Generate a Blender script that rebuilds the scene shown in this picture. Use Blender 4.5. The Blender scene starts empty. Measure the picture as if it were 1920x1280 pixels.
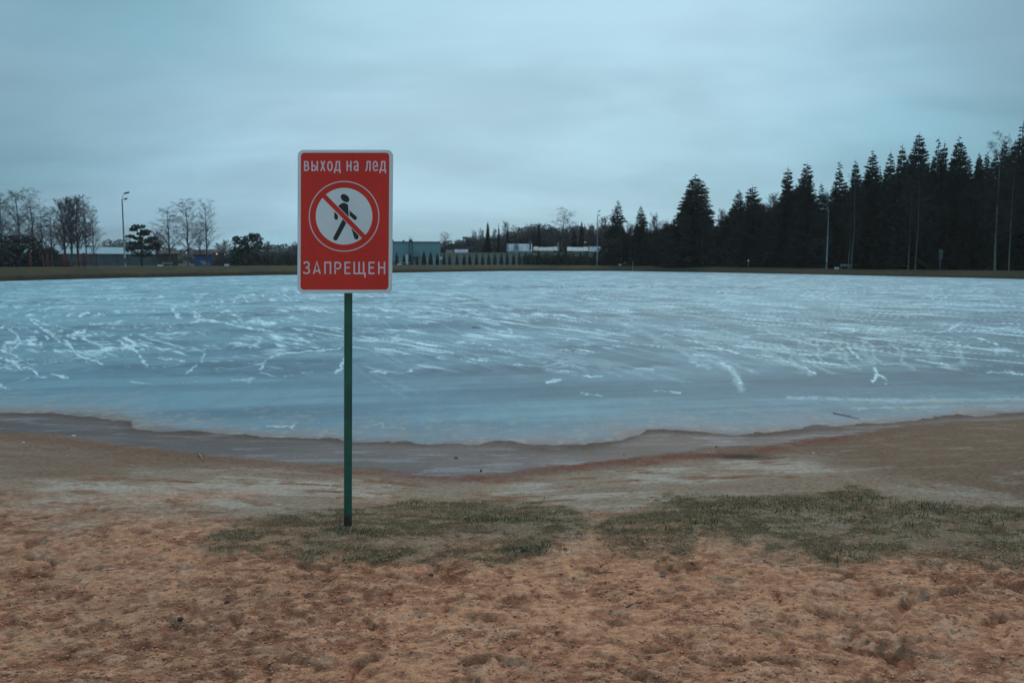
import bpy, bmesh, math, random
import numpy as np
from math import radians, sin, cos, pi, atan2, hypot, sqrt

# ------------------------------------------------------------------ camera, world, sun, exposure
SC = bpy.context.scene
COL = SC.collection
FPX = 1536.0
TILT = math.atan(150 / 1536.0)
CAM_H = 1.65
cd = bpy.data.cameras.new('camera')
cam = bpy.data.objects.new('camera', cd); COL.objects.link(cam)
cam.location = (0, 0, CAM_H)
cam.rotation_euler = (pi / 2 - TILT, 0, 0)
cd.sensor_width = 36; cd.lens = 36 * FPX / 1920; cd.sensor_fit = 'HORIZONTAL'
cd.clip_start = 0.1; cd.clip_end = 6000
cd.dof.use_dof = True; cd.dof.focus_distance = 5.0; cd.dof.aperture_fstop = 5.6
SC.camera = cam

SUN_EL, SUN_AZ = radians(44), radians(18)      # soft bright spot of the overcast, ahead and a little right
w = bpy.data.worlds.new('World'); SC.world = w; w.use_nodes = True
nt = w.node_tree; nt.nodes.clear()
N = nt.nodes.new; L = nt.links.new
def mth(nt, op, a, b=None, c=None, clamp=False):
    n = nt.nodes.new('ShaderNodeMath'); n.operation = op; n.use_clamp = clamp
    for i, v in enumerate((a, b, c)):
        if v is None: continue
        if isinstance(v, (int, float)): n.inputs[i].default_value = v
        else: nt.links.new(v, n.inputs[i])
    return n.outputs[0]
def mrange(nt, v, a, b, c, d, smooth=True):
    n = nt.nodes.new('ShaderNodeMapRange'); n.interpolation_type = 'SMOOTHSTEP' if smooth else 'LINEAR'
    nt.links.new(v, n.inputs[0])
    for i, x in enumerate((a, b, c, d)): n.inputs[i + 1].default_value = x
    return n.outputs[0]
sky = N('ShaderNodeTexSky'); sky.sky_type = 'NISHITA'; sky.sun_disc = False
sky.sun_elevation = SUN_EL; sky.sun_rotation = SUN_AZ; sky.air_density = 1.0; sky.dust_density = 2.0
bg1 = N('ShaderNodeBackground'); bg1.inputs[1].default_value = 0.05
L(sky.outputs[0], bg1.inputs[0])
tc = N('ShaderNodeTexCoord'); sep = N('ShaderNodeSeparateXYZ'); L(tc.outputs['Generated'], sep.inputs[0])
zc = mth(nt, 'MAXIMUM', sep.outputs[2], 0.0)
den = mth(nt, 'ADD', zc, 0.22)
cx = mth(nt, 'DIVIDE', sep.outputs[0], den); cy = mth(nt, 'DIVIDE', sep.outputs[1], den)
cmb = N('ShaderNodeCombineXYZ'); L(cx, cmb.inputs[0]); L(cy, cmb.inputs[1])
def wn(scale, detail, rough, off, dist=0.4):
    m = N('ShaderNodeMapping'); m.inputs['Location'].default_value = off; m.inputs['Rotation'].default_value = (0, 0, 0.5)
    m.inputs['Scale'].default_value = (1, 1.6, 1)
    L(cmb.outputs[0], m.inputs[0])
    n = N('ShaderNodeTexNoise'); n.inputs['Scale'].default_value = scale; n.inputs['Detail'].default_value = detail
    n.inputs['Roughness'].default_value = rough; n.inputs['Distortion'].default_value = dist
    L(m.outputs[0], n.inputs[0]); return n.outputs[0]
n1 = wn(0.75, 4, 0.5, (3.1, 1.7, 0)); n2 = wn(0.55, 3, 0.45, (9.3, 4.2, 0)); n3 = wn(2.4, 5, 0.55, (1.3, 7.7, 0), 0.8)
mixc = N('ShaderNodeMix'); mixc.data_type = 'RGBA'
mixc.inputs[6].default_value = (0.245, 0.475, 0.590, 1)
mixc.inputs[7].default_value = (0.305, 0.515, 0.645, 1)
L(mrange(nt, n2, 0.38, 0.62, 0, 1), mixc.inputs[0])
br = mth(nt, 'ADD', mrange(nt, n1, 0.36, 0.64, 0.90, 1.09), mrange(nt, n3, 0.3, 0.7, -0.025, 0.025))
gd = N('ShaderNodeVectorMath'); gd.operation = 'DOT_PRODUCT'; L(tc.outputs['Generated'], gd.inputs[0]); gd.inputs[1].default_value = (0.03, 0.972, 0.232)
ahead = mrange(nt, gd.outputs['Value'], 0.82, 1.0, 0.78, 1.30)
zen = mrange(nt, sep.outputs[2], 0.42, 1.0, 1.0, 1.9)
f = mth(nt, 'MULTIPLY', mth(nt, 'MULTIPLY', br, ahead), zen)
low = mrange(nt, sep.outputs[2], -0.02, 0.20, 1.0, 1.0)
f = mth(nt, 'MULTIPLY', f, low)
mixg = N('ShaderNodeMix'); mixg.data_type = 'RGBA'; L(mrange(nt, gd.outputs['Value'], 0.90, 1.0, 0, 0.6), mixg.inputs[0])
L(mixc.outputs[2], mixg.inputs[6]); mixg.inputs[7].default_value = (0.375, 0.535, 0.615, 1)
bg2 = N('ShaderNodeBackground'); L(mixg.outputs[2], bg2.inputs[0]); L(f, bg2.inputs[1])
ad = N('ShaderNodeMixShader'); ad.inputs[0].default_value = 0.94
L(bg1.outputs[0], ad.inputs[1]); L(bg2.outputs[0], ad.inputs[2])
wo = N('ShaderNodeOutputWorld'); L(ad.outputs[0], wo.inputs[0])

sd = bpy.data.lights.new('sun', 'SUN'); sd.energy = 1.0; sd.angle = radians(30); sd.color = (1.0, 0.80, 0.62)
sun = bpy.data.objects.new('sun', sd); COL.objects.link(sun)
sun.rotation_euler = (pi / 2 - SUN_EL, 0, pi - SUN_AZ)
sun.location = (0, 0, 60)

SC.view_settings.view_transform = 'Standard'; SC.view_settings.look = 'None'
SC.view_settings.gamma = 1.0; SC.view_settings.use_curve_mapping = False
SC.view_settings.exposure = 0.0
SC.render.engine = 'CYCLES'
SC.cycles.use_denoising = True; SC.cycles.denoiser = 'OPENIMAGEDENOISE'; SC.cycles.denoising_input_passes = 'RGB_ALBEDO_NORMAL'; SC.cycles.denoising_prefilter = 'ACCURATE'
SC.cycles.max_bounces = 6; SC.cycles.transparent_max_bounces = 6; SC.cycles.volume_bounces = 0

rnd = random.Random(7)
RS = np.random.RandomState(11)

# ------------------------------------------------------------------ helpers
def ray(px, py):
    u = (px - 960) / FPX; v = (640 - py) / FPX
    return np.array([u, cos(TILT) + v * sin(TILT), -sin(TILT) + v * cos(TILT)])
def on_z(px, py, z):
    d = ray(px, py); s = (z - CAM_H) / d[2]; return d[0] * s, d[1] * s
def project(X, Y, Z):
    f = Y * cos(TILT) - (Z - CAM_H) * sin(TILT); up = Y * sin(TILT) + (Z - CAM_H) * cos(TILT)
    f = np.maximum(f, 0.05)
    return 960 + FPX * X / f, 640 - FPX * up / f
def sstep(a, b, x):
    t = np.clip((x - a) / (b - a), 0, 1); return t * t * (3 - 2 * t)
def _h(ix, iy, seed):
    n = (ix.astype(np.int64) * 374761393 + iy.astype(np.int64) * 668265263 + seed * 982451653) & 0xffffffff
    n = ((n ^ (n >> 13)) * 1274126177) & 0xffffffff
    n = (n ^ (n >> 16)) & 0xffffffff
    n = (n * 2246822519) & 0xffffffff
    return ((n ^ (n >> 15)) & 0xffffff) / float(0xffffff)
def vn(x, y, seed=0):
    x = np.asarray(x, float); y = np.asarray(y, float)
    ix = np.floor(x); iy = np.floor(y); fx = x - ix; fy = y - iy
    fx = fx * fx * fx * (fx * (fx * 6 - 15) + 10); fy = fy * fy * fy * (fy * (fy * 6 - 15) + 10)
    ix = ix.astype(np.int64); iy = iy.astype(np.int64)
    a = _h(ix, iy, seed); b = _h(ix + 1, iy, seed); c = _h(ix, iy + 1, seed); d = _h(ix + 1, iy + 1, seed)
    return (a * (1 - fx) + b * fx) * (1 - fy) + (c * (1 - fx) + d * fx) * fy
def fbm(x, y, seed=0, o=4, g=0.5):
    s = 0; a = 1; t = 0
    for i in range(o):
        s = s + a * vn(x * 2 ** i + 17.3 * i, y * 2 ** i - 9.1 * i, seed + i * 31); t += a; a *= g
    return s / t          # 0..1, mean 0.5

def tag(o, label=None, cat=None, group=None, kind=None):
    if label: o['label'] = label
    if cat: o['category'] = cat
    if group: o['group'] = group
    if kind: o['kind'] = kind
    return o
def link(name, me, parent=None, mat=None):
    o = bpy.data.objects.new(name, me); COL.objects.link(o)
    if parent is not None: o.parent = parent
    if mat is not None and me is not None and len(me.materials) == 0: me.materials.append(mat)
    return o
def empty(name, loc, rz=0.0, s=(1, 1, 1)):
    o = bpy.data.objects.new(name, None); COL.objects.link(o)
    o.location = loc; o.rotation_euler = (0, 0, rz); o.scale = s; o.empty_display_size = 0.2
    return o
class MB:
    def __init__(s): s.v = []; s.f = []
    def poly(s, pts):
        n = len(s.v); s.v += [tuple(map(float, p)) for p in pts]; s.f.append(tuple(range(n, n + len(pts))))
    def box(s, x0, x1, y0, y1, z0, z1):
        n = len(s.v)
        s.v += [(x0,y0,z0),(x1,y0,z0),(x1,y1,z0),(x0,y1,z0),(x0,y0,z1),(x1,y0,z1),(x1,y1,z1),(x0,y1,z1)]
        s.f += [tuple(n + i for i in q) for q in ((0,3,2,1),(4,5,6,7),(0,1,5,4),(1,2,6,5),(2,3,7,6),(3,0,4,7))]
    def obox(s, c, ax, ay, az):                       # oriented box: centre and three half axes
        n = len(s.v); c, ax, ay, az = map(np.array, (c, ax, ay, az))
        for k in ((-1,-1,-1),(1,-1,-1),(1,1,-1),(-1,1,-1),(-1,-1,1),(1,-1,1),(1,1,1),(-1,1,1)):
            s.v.append(tuple(c + k[0] * ax + k[1] * ay + k[2] * az))
        s.f += [tuple(n + i for i in q) for q in ((0,3,2,1),(4,5,6,7),(0,1,5,4),(1,2,6,5),(2,3,7,6),(3,0,4,7))]
    def tube(s, pts, rad, seg=6, cap=True):
        pts = [np.array(p, float) for p in pts]; n0 = len(s.v)
        for i, p in enumerate(pts):
            d = pts[min(i + 1, len(pts) - 1)] - pts[max(i - 1, 0)]; d /= (np.linalg.norm(d) + 1e-9)
            a = np.cross(d, (0, 0, 1) if abs(d[2]) < 0.9 else (1, 0, 0)); a /= np.linalg.norm(a); b = np.cross(d, a)
            r = rad[i] if hasattr(rad, '__len__') else rad
            for k in range(seg):
                t = 2 * pi * k / seg; s.v.append(tuple(p + r * (a * cos(t) + b * sin(t))))
        for i in range(len(pts) - 1):
            for k in range(seg):
                k2 = (k + 1) % seg; q = n0 + i * seg
                s.f.append((q + k, q + k2, q + seg + k2, q + seg + k))
        if cap:
            s.f.append(tuple(n0 + k for k in range(seg)))
            s.f.append(tuple(n0 + (len(pts) - 1) * seg + k for k in reversed(range(seg))))
    def mesh(s, name, mat=None, smooth=False):
        me = bpy.data.meshes.new(name); me.from_pydata(s.v, [], s.f); me.update()
        if mat: me.materials.append(mat)
        if smooth: me.polygons.foreach_set('use_smooth', [True] * len(me.polygons))
        return me
    def build(s, name, mat=None, parent=None, smooth=False):
        return link(name, s.mesh(name, mat, smooth), parent)
def grid_mesh(name, X, Y, Z, mat, attrs=None, smooth=True, mask=None):
    r, c = X.shape
    me = bpy.data.meshes.new(name)
    co = np.stack([X, Y, Z], -1).reshape(-1, 3).astype(np.float32)
    i = np.arange(r * c).reshape(r, c)
    q = np.stack([i[:-1, :-1], i[:-1, 1:], i[1:, 1:], i[1:, :-1]], -1).reshape(-1, 4)
    if mask is not None: q = q[mask.reshape(-1)]
    me.vertices.add(len(co)); me.vertices.foreach_set('co', co.ravel())
    me.loops.add(q.size); me.loops.foreach_set('vertex_index', q.ravel().astype(np.int32))
    me.polygons.add(len(q)); me.polygons.foreach_set('loop_start', np.arange(0, q.size, 4, dtype=np.int32))
    me.polygons.foreach_set('loop_total', np.full(len(q), 4, np.int32))
    me.polygons.foreach_set('use_smooth', np.full(len(q), smooth))
    me.update(calc_edges=True)
    for k, v in (attrs or {}).items():
        if v.ndim == 3:
            a = me.attributes.new(k, 'FLOAT_COLOR', 'POINT')
            vv = np.concatenate([v.reshape(-1, 3), np.ones((r * c, 1))], 1).astype(np.float32); a.data.foreach_set('color', vv.ravel())
        else:
            a = me.attributes.new(k, 'FLOAT', 'POINT'); a.data.foreach_set('value', v.astype(np.float32).ravel())
    me.materials.append(mat)
    return me
def lin(r, g, b):
    f = lambda c: (c / 255 / 12.92) if c <= 10 else ((c / 255 + 0.055) / 1.055) ** 2.4
    return np.array([f(r), f(g), f(b)])
def mat(name, col, rough=0.7, metal=0.0, var=0.15, scale=8.0, bump=0.0, bscale=40.0, spec=0.5, col2=None, rnd_obj=0.0, coords='Object', sc3=(1, 1, 1)):
    m = bpy.data.materials.new(name); m.use_nodes = True; t = m.node_tree; b = t.nodes['Principled BSDF']
    b.inputs['Roughness'].default_value = rough; b.inputs['Metallic'].default_value = metal
    b.inputs['Specular IOR Level'].default_value = spec
    tc = t.nodes.new('ShaderNodeTexCoord'); mp = t.nodes.new('ShaderNodeMapping'); mp.inputs['Scale'].default_value = sc3
    t.links.new(tc.outputs[coords], mp.inputs[0])
    n = t.nodes.new('ShaderNodeTexNoise'); n.inputs['Scale'].default_value = scale; n.inputs['Detail'].default_value = 5
    n.inputs['Roughness'].default_value = 0.6
    t.links.new(mp.outputs[0], n.inputs[0])
    mx = t.nodes.new('ShaderNodeMix'); mx.data_type = 'RGBA'
    c = np.array(col[:3], float); c2 = np.array(col2[:3], float) if col2 is not None else c * (1 + var)
    mx.inputs[6].default_value = (*(c if col2 is not None else c * (1 - var)), 1); mx.inputs[7].default_value = (*c2, 1)
    t.links.new(mrange(t, n.outputs[0], 0.35, 0.65, 0, 1), mx.inputs[0])
    out = mx.outputs[2]
    if rnd_obj:
        oi = t.nodes.new('ShaderNodeObjectInfo'); hs = t.nodes.new('ShaderNodeHueSaturation')
        t.links.new(out, hs.inputs['Color'])
        t.links.new(mrange(t, oi.outputs['Random'], 0, 1, 1 - rnd_obj, 1 + rnd_obj, False), hs.inputs['Value'])
        out = hs.outputs[0]
    t.links.new(out, b.inputs['Base Color'])
    if bump:
        bn = t.nodes.new('ShaderNodeTexNoise'); bn.inputs['Scale'].default_value = bscale; bn.inputs['Detail'].default_value = 4
        t.links.new(mp.outputs[0], bn.inputs[0])
        bb = t.nodes.new('ShaderNodeBump'); bb.inputs['Strength'].default_value = bump; bb.inputs['Distance'].default_value = 0.02
        t.links.new(bn.outputs[0], bb.inputs['Height']); t.links.new(bb.outputs[0], b.inputs['Normal'])
    return m

# ------------------------------------------------------------------ terrain functions
ICE_Z = -0.35
# near edge of the ice and the line where dry beach begins, read off the place (pixel rows turned into metres)
ice_near = [(-60,771),(0,772),(60,774),(130,776),(200,783),(245,790),(262,802),(330,808),(430,815),(520,819),(600,822),(680,827),(760,828),(790,833),(860,831),(940,832),(1010,836),(1100,835),(1140,828),(1185,815),(1215,804),(1300,807),(1400,813),(1480,806),(1560,800),(1640,793),(1700,788),(1800,779),(1920,774),(1990,771)]
dry_near = [(-60,806),(0,808),(100,818),(200,832),(300,842),(420,856),(520,866),(640,876),(760,884),(850,894),(930,886),(1040,873),(1150,862),(1240,852),(1330,845),(1420,838),(1500,828),(1600,812),(1700,800),(1800,792),(1920,784),(1990,780)]
def mk(poly, z, ext):
    P = np.array([on_z(a, b, z) for a, b in poly])
    xs, ys = P[:, 0], P[:, 1]
    o = np.argsort(xs); xs = xs[o]; ys = ys[o]
    xs = np.concatenate([[-45], [-20], xs, [20], [45]])
    ys = np.concatenate([[ys[0] + 14], [ys[0] + 3.6], ys, [ys[-1] + 3.6], [ys[-1] + 14]])
    return xs, ys - ext
IXS, IYS = mk(ice_near, ICE_Z, 0)
DXS, DYS = mk(dry_near, ICE_Z + 0.03, 0)
_x = np.linspace(-44, 44, 1200); _y = np.interp(_x, DXS, DYS); _k = np.hanning(19); _k /= _k.sum()
DYS = np.convolve(np.pad(_y, 9, 'edge'), _k, 'valid'); DXS = _x
yice = lambda x: np.interp(x, IXS, IYS)
ydry = lambda x: np.minimum(np.interp(x, DXS, DYS), np.interp(x, IXS, IYS) - 0.15)
def beach_base(X, Y):
    yi = yice(X) + (fbm(X * 1.6, Y * 0.6, 5, 4) - 0.5) * 0.5 + (fbm(X * 5, Y * 2, 6, 4, 0.65) - 0.5) * 0.20
    yd = ydry(X)
    z = np.where(Y > yd, ICE_Z + 0.03 - 0.026 * np.clip((Y - yd) / np.maximum(yi - yd, 0.05), 0, 1), 0)
    rise = (0 - (ICE_Z + 0.03)) * sstep(0, 3.1, yd - Y)
    z = np.where(Y <= yd, ICE_Z + 0.03 + rise, z)
    under = np.clip(Y - yi, 0, None)
    z = z - np.clip(under * 0.30, 0, 0.5)
    z = z + 0.22 * sstep(5, 9, np.abs(X)) * sstep(0, 6, yd - Y)
    return z
# far bank
edge_far = [(-3200,640),(-1500,590),(-700,556),(-300,540),(0,527.5),(200,522),(400,518),(560,515),(740,511.5),(960,508),(1150,508),(1300,510),(1500,514),(1700,518.5),(1920,523.5),(2200,530),(2700,545),(3500,575),(4600,620)]
top_far = [(-3200,512),(-700,504),(0,501),(300,499.5),(560,498),(740,497),(960,496.8),(1200,498),(1450,502),(1640,505.5),(1920,508),(2700,512),(4600,520)]
EA, ER = [], []
for a, b in edge_far:
    x, y = on_z(a, b, ICE_Z); EA.append(atan2(x, y)); ER.append(hypot(x, y))
TA, TS = [], []
for a, b in top_far:
    d = ray(a, b); TA.append(atan2(d[0], d[1])); TS.append(d[2] / hypot(d[0], d[1]))
re_ = lambda az: np.interp(az, EA, ER)
BW = 9.0
def ztop(az): return CAM_H + np.interp(az, TA, TS) * (re_(az) + BW)
def bank_z(az, r):
    e = re_(az); zt = ztop(az)
    t = np.clip((r - e) / BW, 0, 1)
    prof = 0.30 * sstep(0, 0.10, t) + 0.70 * (1 - (1 - t) ** 1.6)
    z = (ICE_Z - 0.06) + (zt - ICE_Z + 0.06) * prof
    z = np.where(r < e, ICE_Z - 0.06 - (e - r) * 0.2, z)
    z = z - 0.35 * sstep(4, 22, r - e - BW)
    return z
def spot(px, depth):
    d = ray(px, 497); az = atan2(d[0], d[1]); r = depth / cos(az)
    return r * sin(az), r * cos(az), float(bank_z(az, r)), az
def row_h(px, py, r):                # height of the ray through a row at distance r
    d = ray(px, py); return CAM_H + r * d[2] / d[1]
def topd(px, k=1.0):                 # depth of the bank top seen at this column
    d = ray(px, 497); az = atan2(d[0], d[1]); return float((re_(az) + BW + k) * cos(az))

# ------------------------------------------------------------------ slight haze, volume added to lift the dark forest tones
hm = bpy.data.materials.new('haze_lift'); hm.use_nodes = True; hm.node_tree.nodes.clear()
pv = hm.node_tree.nodes.new('ShaderNodeVolumePrincipled'); pv.inputs['Color'].default_value = (0.95, 0.86, 0.82, 1); pv.inputs['Density'].default_value = 0.00020; pv.inputs['Anisotropy'].default_value = 0.0
ho = hm.node_tree.nodes.new('ShaderNodeOutputMaterial'); hm.node_tree.links.new(pv.outputs[0], ho.inputs['Volume'])
hb_ = MB(); hb_.box(-1180, 1180, -30, 1180, -4, 32); tag(hb_.build('haze', hm), kind='stuff')

# ------------------------------------------------------------------ ground materials
def attr_ground(name, bump1, bump2, s1, s2, spk=0.12, rough=0.95, sc3=(1, 1, 1)):
    m = bpy.data.materials.new(name); m.use_nodes = True; t = m.node_tree; b = t.nodes['Principled BSDF']
    a = t.nodes.new('ShaderNodeAttribute'); a.attribute_name = 'Col'
    g = t.nodes.new('ShaderNodeNewGeometry')
    mp = t.nodes.new('ShaderNodeMapping'); mp.inputs['Scale'].default_value = sc3; t.links.new(g.outputs['Position'], mp.inputs[0])
    def noise(s, d=5, r=0.65):
        n = t.nodes.new('ShaderNodeTexNoise'); n.inputs['Scale'].default_value = s; n.inputs['Detail'].default_value = d
        n.inputs['Roughness'].default_value = r; t.links.new(mp.outputs[0], n.inputs[0]); return n.outputs[0]
    na = noise(s1, 6); nb = noise(s2, 3)
    f = mth(t, 'ADD', mrange(t, na, 0.3, 0.7, 1 - spk * 1.2, 1 + spk * 1.2), mrange(t, nb, 0.3, 0.7, -spk, spk))
    mx = t.nodes.new('ShaderNodeVectorMath'); mx.operation = 'SCALE'; t.links.new(a.outputs['Color'], mx.inputs[0]); t.links.new(f, mx.inputs['Scale'])
    t.links.new(mx.outputs[0], b.inputs['Base Color'])
    wa = t.nodes.new('ShaderNodeAttribute'); wa.attribute_name = 'wet'
    t.links.new(mrange(t, wa.outputs['Fac'], 0, 1, rough, 0.42, False), b.inputs['Roughness'])
    t.links.new(mrange(t, wa.outputs['Fac'], 0, 1, 0.15, 0.30, False), b.inputs['Specular IOR Level'])
    dry = mth(t, 'SUBTRACT', 1.0, mth(t, 'MULTIPLY', wa.outputs['Fac'], 0.85))
    b1 = t.nodes.new('ShaderNodeBump'); b1.inputs['Distance'].default_value = bump1; t.links.new(na, b1.inputs['Height']); t.links.new(dry, b1.inputs['Strength'])
    b2 = t.nodes.new('ShaderNodeBump'); b2.inputs['Distance'].default_value = bump2; t.links.new(nb, b2.inputs['Height']); t.links.new(b1.outputs[0], b2.inputs['Normal']); t.links.new(dry, b2.inputs['Strength'])
    t.links.new(b2.outputs[0], b.inputs['Normal'])
    return m
M_sand = attr_ground('sand', 0.014, 0.007, 34.0, 170.0, 0.24, sc3=(0.7, 1, 1))
M_bank = attr_ground('bank_grass', 0.06, 0.02, 1.5, 9.0, 0.14)
M_ice = attr_ground('ice', 0.004, 0.001, 3.0, 30.0, 0.05, rough=0.6, sc3=(1, 0.35, 1))

# ------------------------------------------------------------------ beach
def spaced(parts):
    out = []
    for a, b, s0, s1 in parts:
        x = a; L_ = b - a
        while x < b - 1e-6:
            out.append(x); t = (x - a) / L_; x += s0 + (s1 - s0) * t
    out.append(parts[-1][1]); return np.array(out)
xs = spaced([(0, 3.2, 0.013, 0.015), (3.2, 7.5, 0.017, 0.03), (7.5, 12, 0.04, 0.12), (12, 45, 0.3, 2.5)])
xs = np.concatenate([-xs[:0:-1], xs])
ys = spaced([(-12, 2.2, 1.6, 0.12), (2.2, 2.9, 0.02, 0.011), (2.9, 5.5, 0.009, 0.016), (5.5, 10.5, 0.018, 0.035), (10.5, 14, 0.05, 0.1), (14, 34, 0.3, 1.0)])
GX, GY = np.meshgrid(xs, ys)
GZ = beach_base(GX, GY)
PX, PY = project(GX, GY, GZ)
inland = ydry(GX) - GY                                   # metres back from the waterline
# zones
jx = (fbm(GX * 1.3, GY * 1.3, 41, 4) - 0.5)
rough_top = np.interp(PX, [-200, 0, 150, 330, 520, 600, 900, 1120, 1250, 1500, 1750, 1920, 2200], [915, 925, 935, 955, 985, 985, 985, 1010, 1010, 1010, 1010, 1000, 990])
z_rough = sstep(-50, 60, PY - rough_top + jx * 150) * (GY > 0.5)
z_rough = np.where(GY <= 2.2, 1.0, z_rough)
pale_bot = rough_top
brown_r = sstep(0, 70, (PX - 1480) * 0.35 - (PY - 880) * 1.6 + jx * 60) * (PY < 960)      # smooth brown flank on the right
jf = fbm(GX * 5, GY * 9, 43, 4, 0.6) - 0.5
red_line = np.exp(-((inland - 0.12 - 0.5 * jx - 0.3 * jf) / 0.20) ** 2) * (0.40 + 0.60 * sstep(560, 900, PX)) * (1 - sstep(1500, 1750, PX))
brown_l = sstep(0, 40, 905 - PY + jx * 70 + (300 - PX) * 0.05) * (1 - sstep(380, 640, PX)) * (inland > 0)
# grass cover
def band(pts_top, pts_bot):
    tx, ty = zip(*pts_top); bx, by = zip(*pts_bot)
    def fn(px, py, j):
        t = np.interp(px, tx, ty, left=9999, right=9999); b = np.interp(px, bx, by, left=-9999, right=-9999)
        return sstep(-8, 10, py - t + j * 16) * sstep(-14, 34, b - py + j * 56)
    return fn
gA = band([(330,1035),(400,992),(470,968),(560,955),(700,950),(740,938),(800,936),(1000,940),(1080,952),(1125,985)],
          [(330,1036),(400,1048),(520,1050),(640,1062),(720,1066),(800,1055),(960,1062),(1030,1040),(1080,1015),(1125,986)])
gB = band([(1100,990),(1140,975),(1185,955),(1235,930),(1262,945),(1310,1000)], [(1100,995),(1130,1035),(1200,1045),(1290,1052),(1310,1030)])
gC = band([(1225,935),(1240,924),(1400,930),(1540,924),(1590,910),(1620,914),(1680,934),(1760,944),(1920,953),(2300,980)],
          [(1225,940),(1260,965),(1300,1010),(1360,1030),(1450,1042),(1560,1066),(1640,1066),(1720,1045),(1820,1060),(1920,1066),(2300,1070)])
def raw_cover(X, Y, px, py):
    j = 0.8 * (fbm(X * 3.0, Y * 3.0, 71, 4, 0.6) - 0.5)
    return np.maximum(np.maximum(gA(px, py, j), gB(px, py, j) * 0.8), gC(px, py, j))
def grass_cover(X, Y, px, py):
    j = 0.65 * (fbm(X * 3.0, Y * 3.0, 71, 4, 0.6) - 0.5) + 0.6 * (fbm(X * 11.0, Y * 9.0, 73, 3, 0.6) - 0.5)
    c = np.maximum(np.maximum(gA(px, py, j), gB(px, py, j) * 0.8), gC(px, py, j))
    hole = np.exp(-(((px - 830) / 120) ** 2 + ((py - 1015) / 13) ** 2)) + 0.8 * np.exp(-(((px - 480) / 120) ** 2 + ((py - 1020) / 25) ** 2)) \
        + 0.6 * np.exp(-(((px - 760) / 60) ** 2 + ((py - 980) / 8) ** 2)) + 0.5 * np.exp(-(((px - 1900) / 160) ** 2 + ((py - 1010) / 10) ** 2))
    patch = fbm(X * 2.2, Y * 4.0, 77, 4, 0.6)
    return np.clip(c * (0.68 + 0.4 * sstep(0.36, 0.58, patch)) * (0.58 + 0.65 * sstep(0.38, 0.56, fbm(X * 8, Y * 10, 78, 3, 0.6))) - hole * 0.55, 0, 1)
GC = grass_cover(GX, GY, PX, PY) * (GY > 2)
# relief
amp = np.where(inland > 0, 0.14 + 0.86 * z_rough, 0.0) * sstep(0, 0.5, inland) * (1 - 0.5 * GC)
H = 0.022 * (fbm(GX * 0.9, GY * 0.9, 1, 3) - 0.5) + 0.009 * (fbm(GX * 3.2, GY * 4.2, 2, 4) - 0.5)
rg = 1 - np.abs(2 * fbm(GX * 5.5 + 1.5 * fbm(GX * 2, GY * 2, 9, 2), GY * 9.0, 3, 4, 0.6) - 1)
H += 0.016 * (rg - 0.8)
H += 0.012 * (fbm(GX * 14, GY * 20, 4, 3, 0.65) - 0.5)
chop = sstep(0.44, 0.60, fbm(GX * 1.4, GY * 2.0, 12, 3))            # churned patches
H += 0.016 * chop * (fbm(GX * 20, GY * 26, 13, 2, 0.6) - 0.5)
moist = np.zeros_like(GX); crust = np.zeros_like(GX)
def local(x, y, R):
    i0, i1 = np.searchsorted(ys, [y - R, y + R]); j0, j1 = np.searchsorted(xs, [x - R, x + R])
    return slice(i0, i1), slice(j0, j1)
for k in range(3200):                                    # scuffed footprints
    y = 2.3 + 4.6 * RS.rand() ** 1.1; x = (RS.rand() * 2 - 1) * (2.2 + 0.95 * y)
    s = local(x, y, 0.4)
    if GX[s].size < 4: continue
    th = RS.normal(0, 0.7) if RS.rand() < 0.7 else RS.rand() * pi; ln = 0.03 + 0.10 * RS.rand() ** 1.8; wd = ln * (0.25 + 0.35 * RS.rand()); dp = (0.009 + 0.026 * RS.rand() ** 1.6)
    dx = GX[s] - x; dy = GY[s] - y
    u = (dx * cos(th) + dy * sin(th)) / ln; v = (-dx * sin(th) + dy * cos(th)) / wd
    v = v + 0.35 * u * u * (1 if RS.rand() < .5 else -1)
    rr = np.sqrt(u * u + v * v) * (1 + 0.5 * (fbm(GX[s] * 22, GY[s] * 22, 8, 2) - 0.5))
    pit = 1 - sstep(0.80, 1.02, rr)
    rim = np.exp(-((rr - 1.25) / 0.22) ** 2) * (0.5 + 0.5 * np.sign(v) * (1 if k % 2 else -1))
    if k % 2:                                        # crescent cut by a heel or toe
        cw_ = np.exp(-((rr - 1) / (0.10 + 0.012 / ln)) ** 2) * sstep(-0.1, 0.5, v * (1 if k % 4 == 1 else -1))
        H[s] += -0.9 * dp * cw_ - 0.35 * dp * pit; moist[s] = np.maximum(moist[s], cw_ * 0.95); continue
    H[s] += -0.7 * dp * pit + 0.35 * dp * rim
    if k % 8 == 0: moist[s] = np.maximum(moist[s], pit * 0.7)
    elif k % 8 == 2: crust[s] = np.maximum(crust[s], pit * 0.6)
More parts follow.
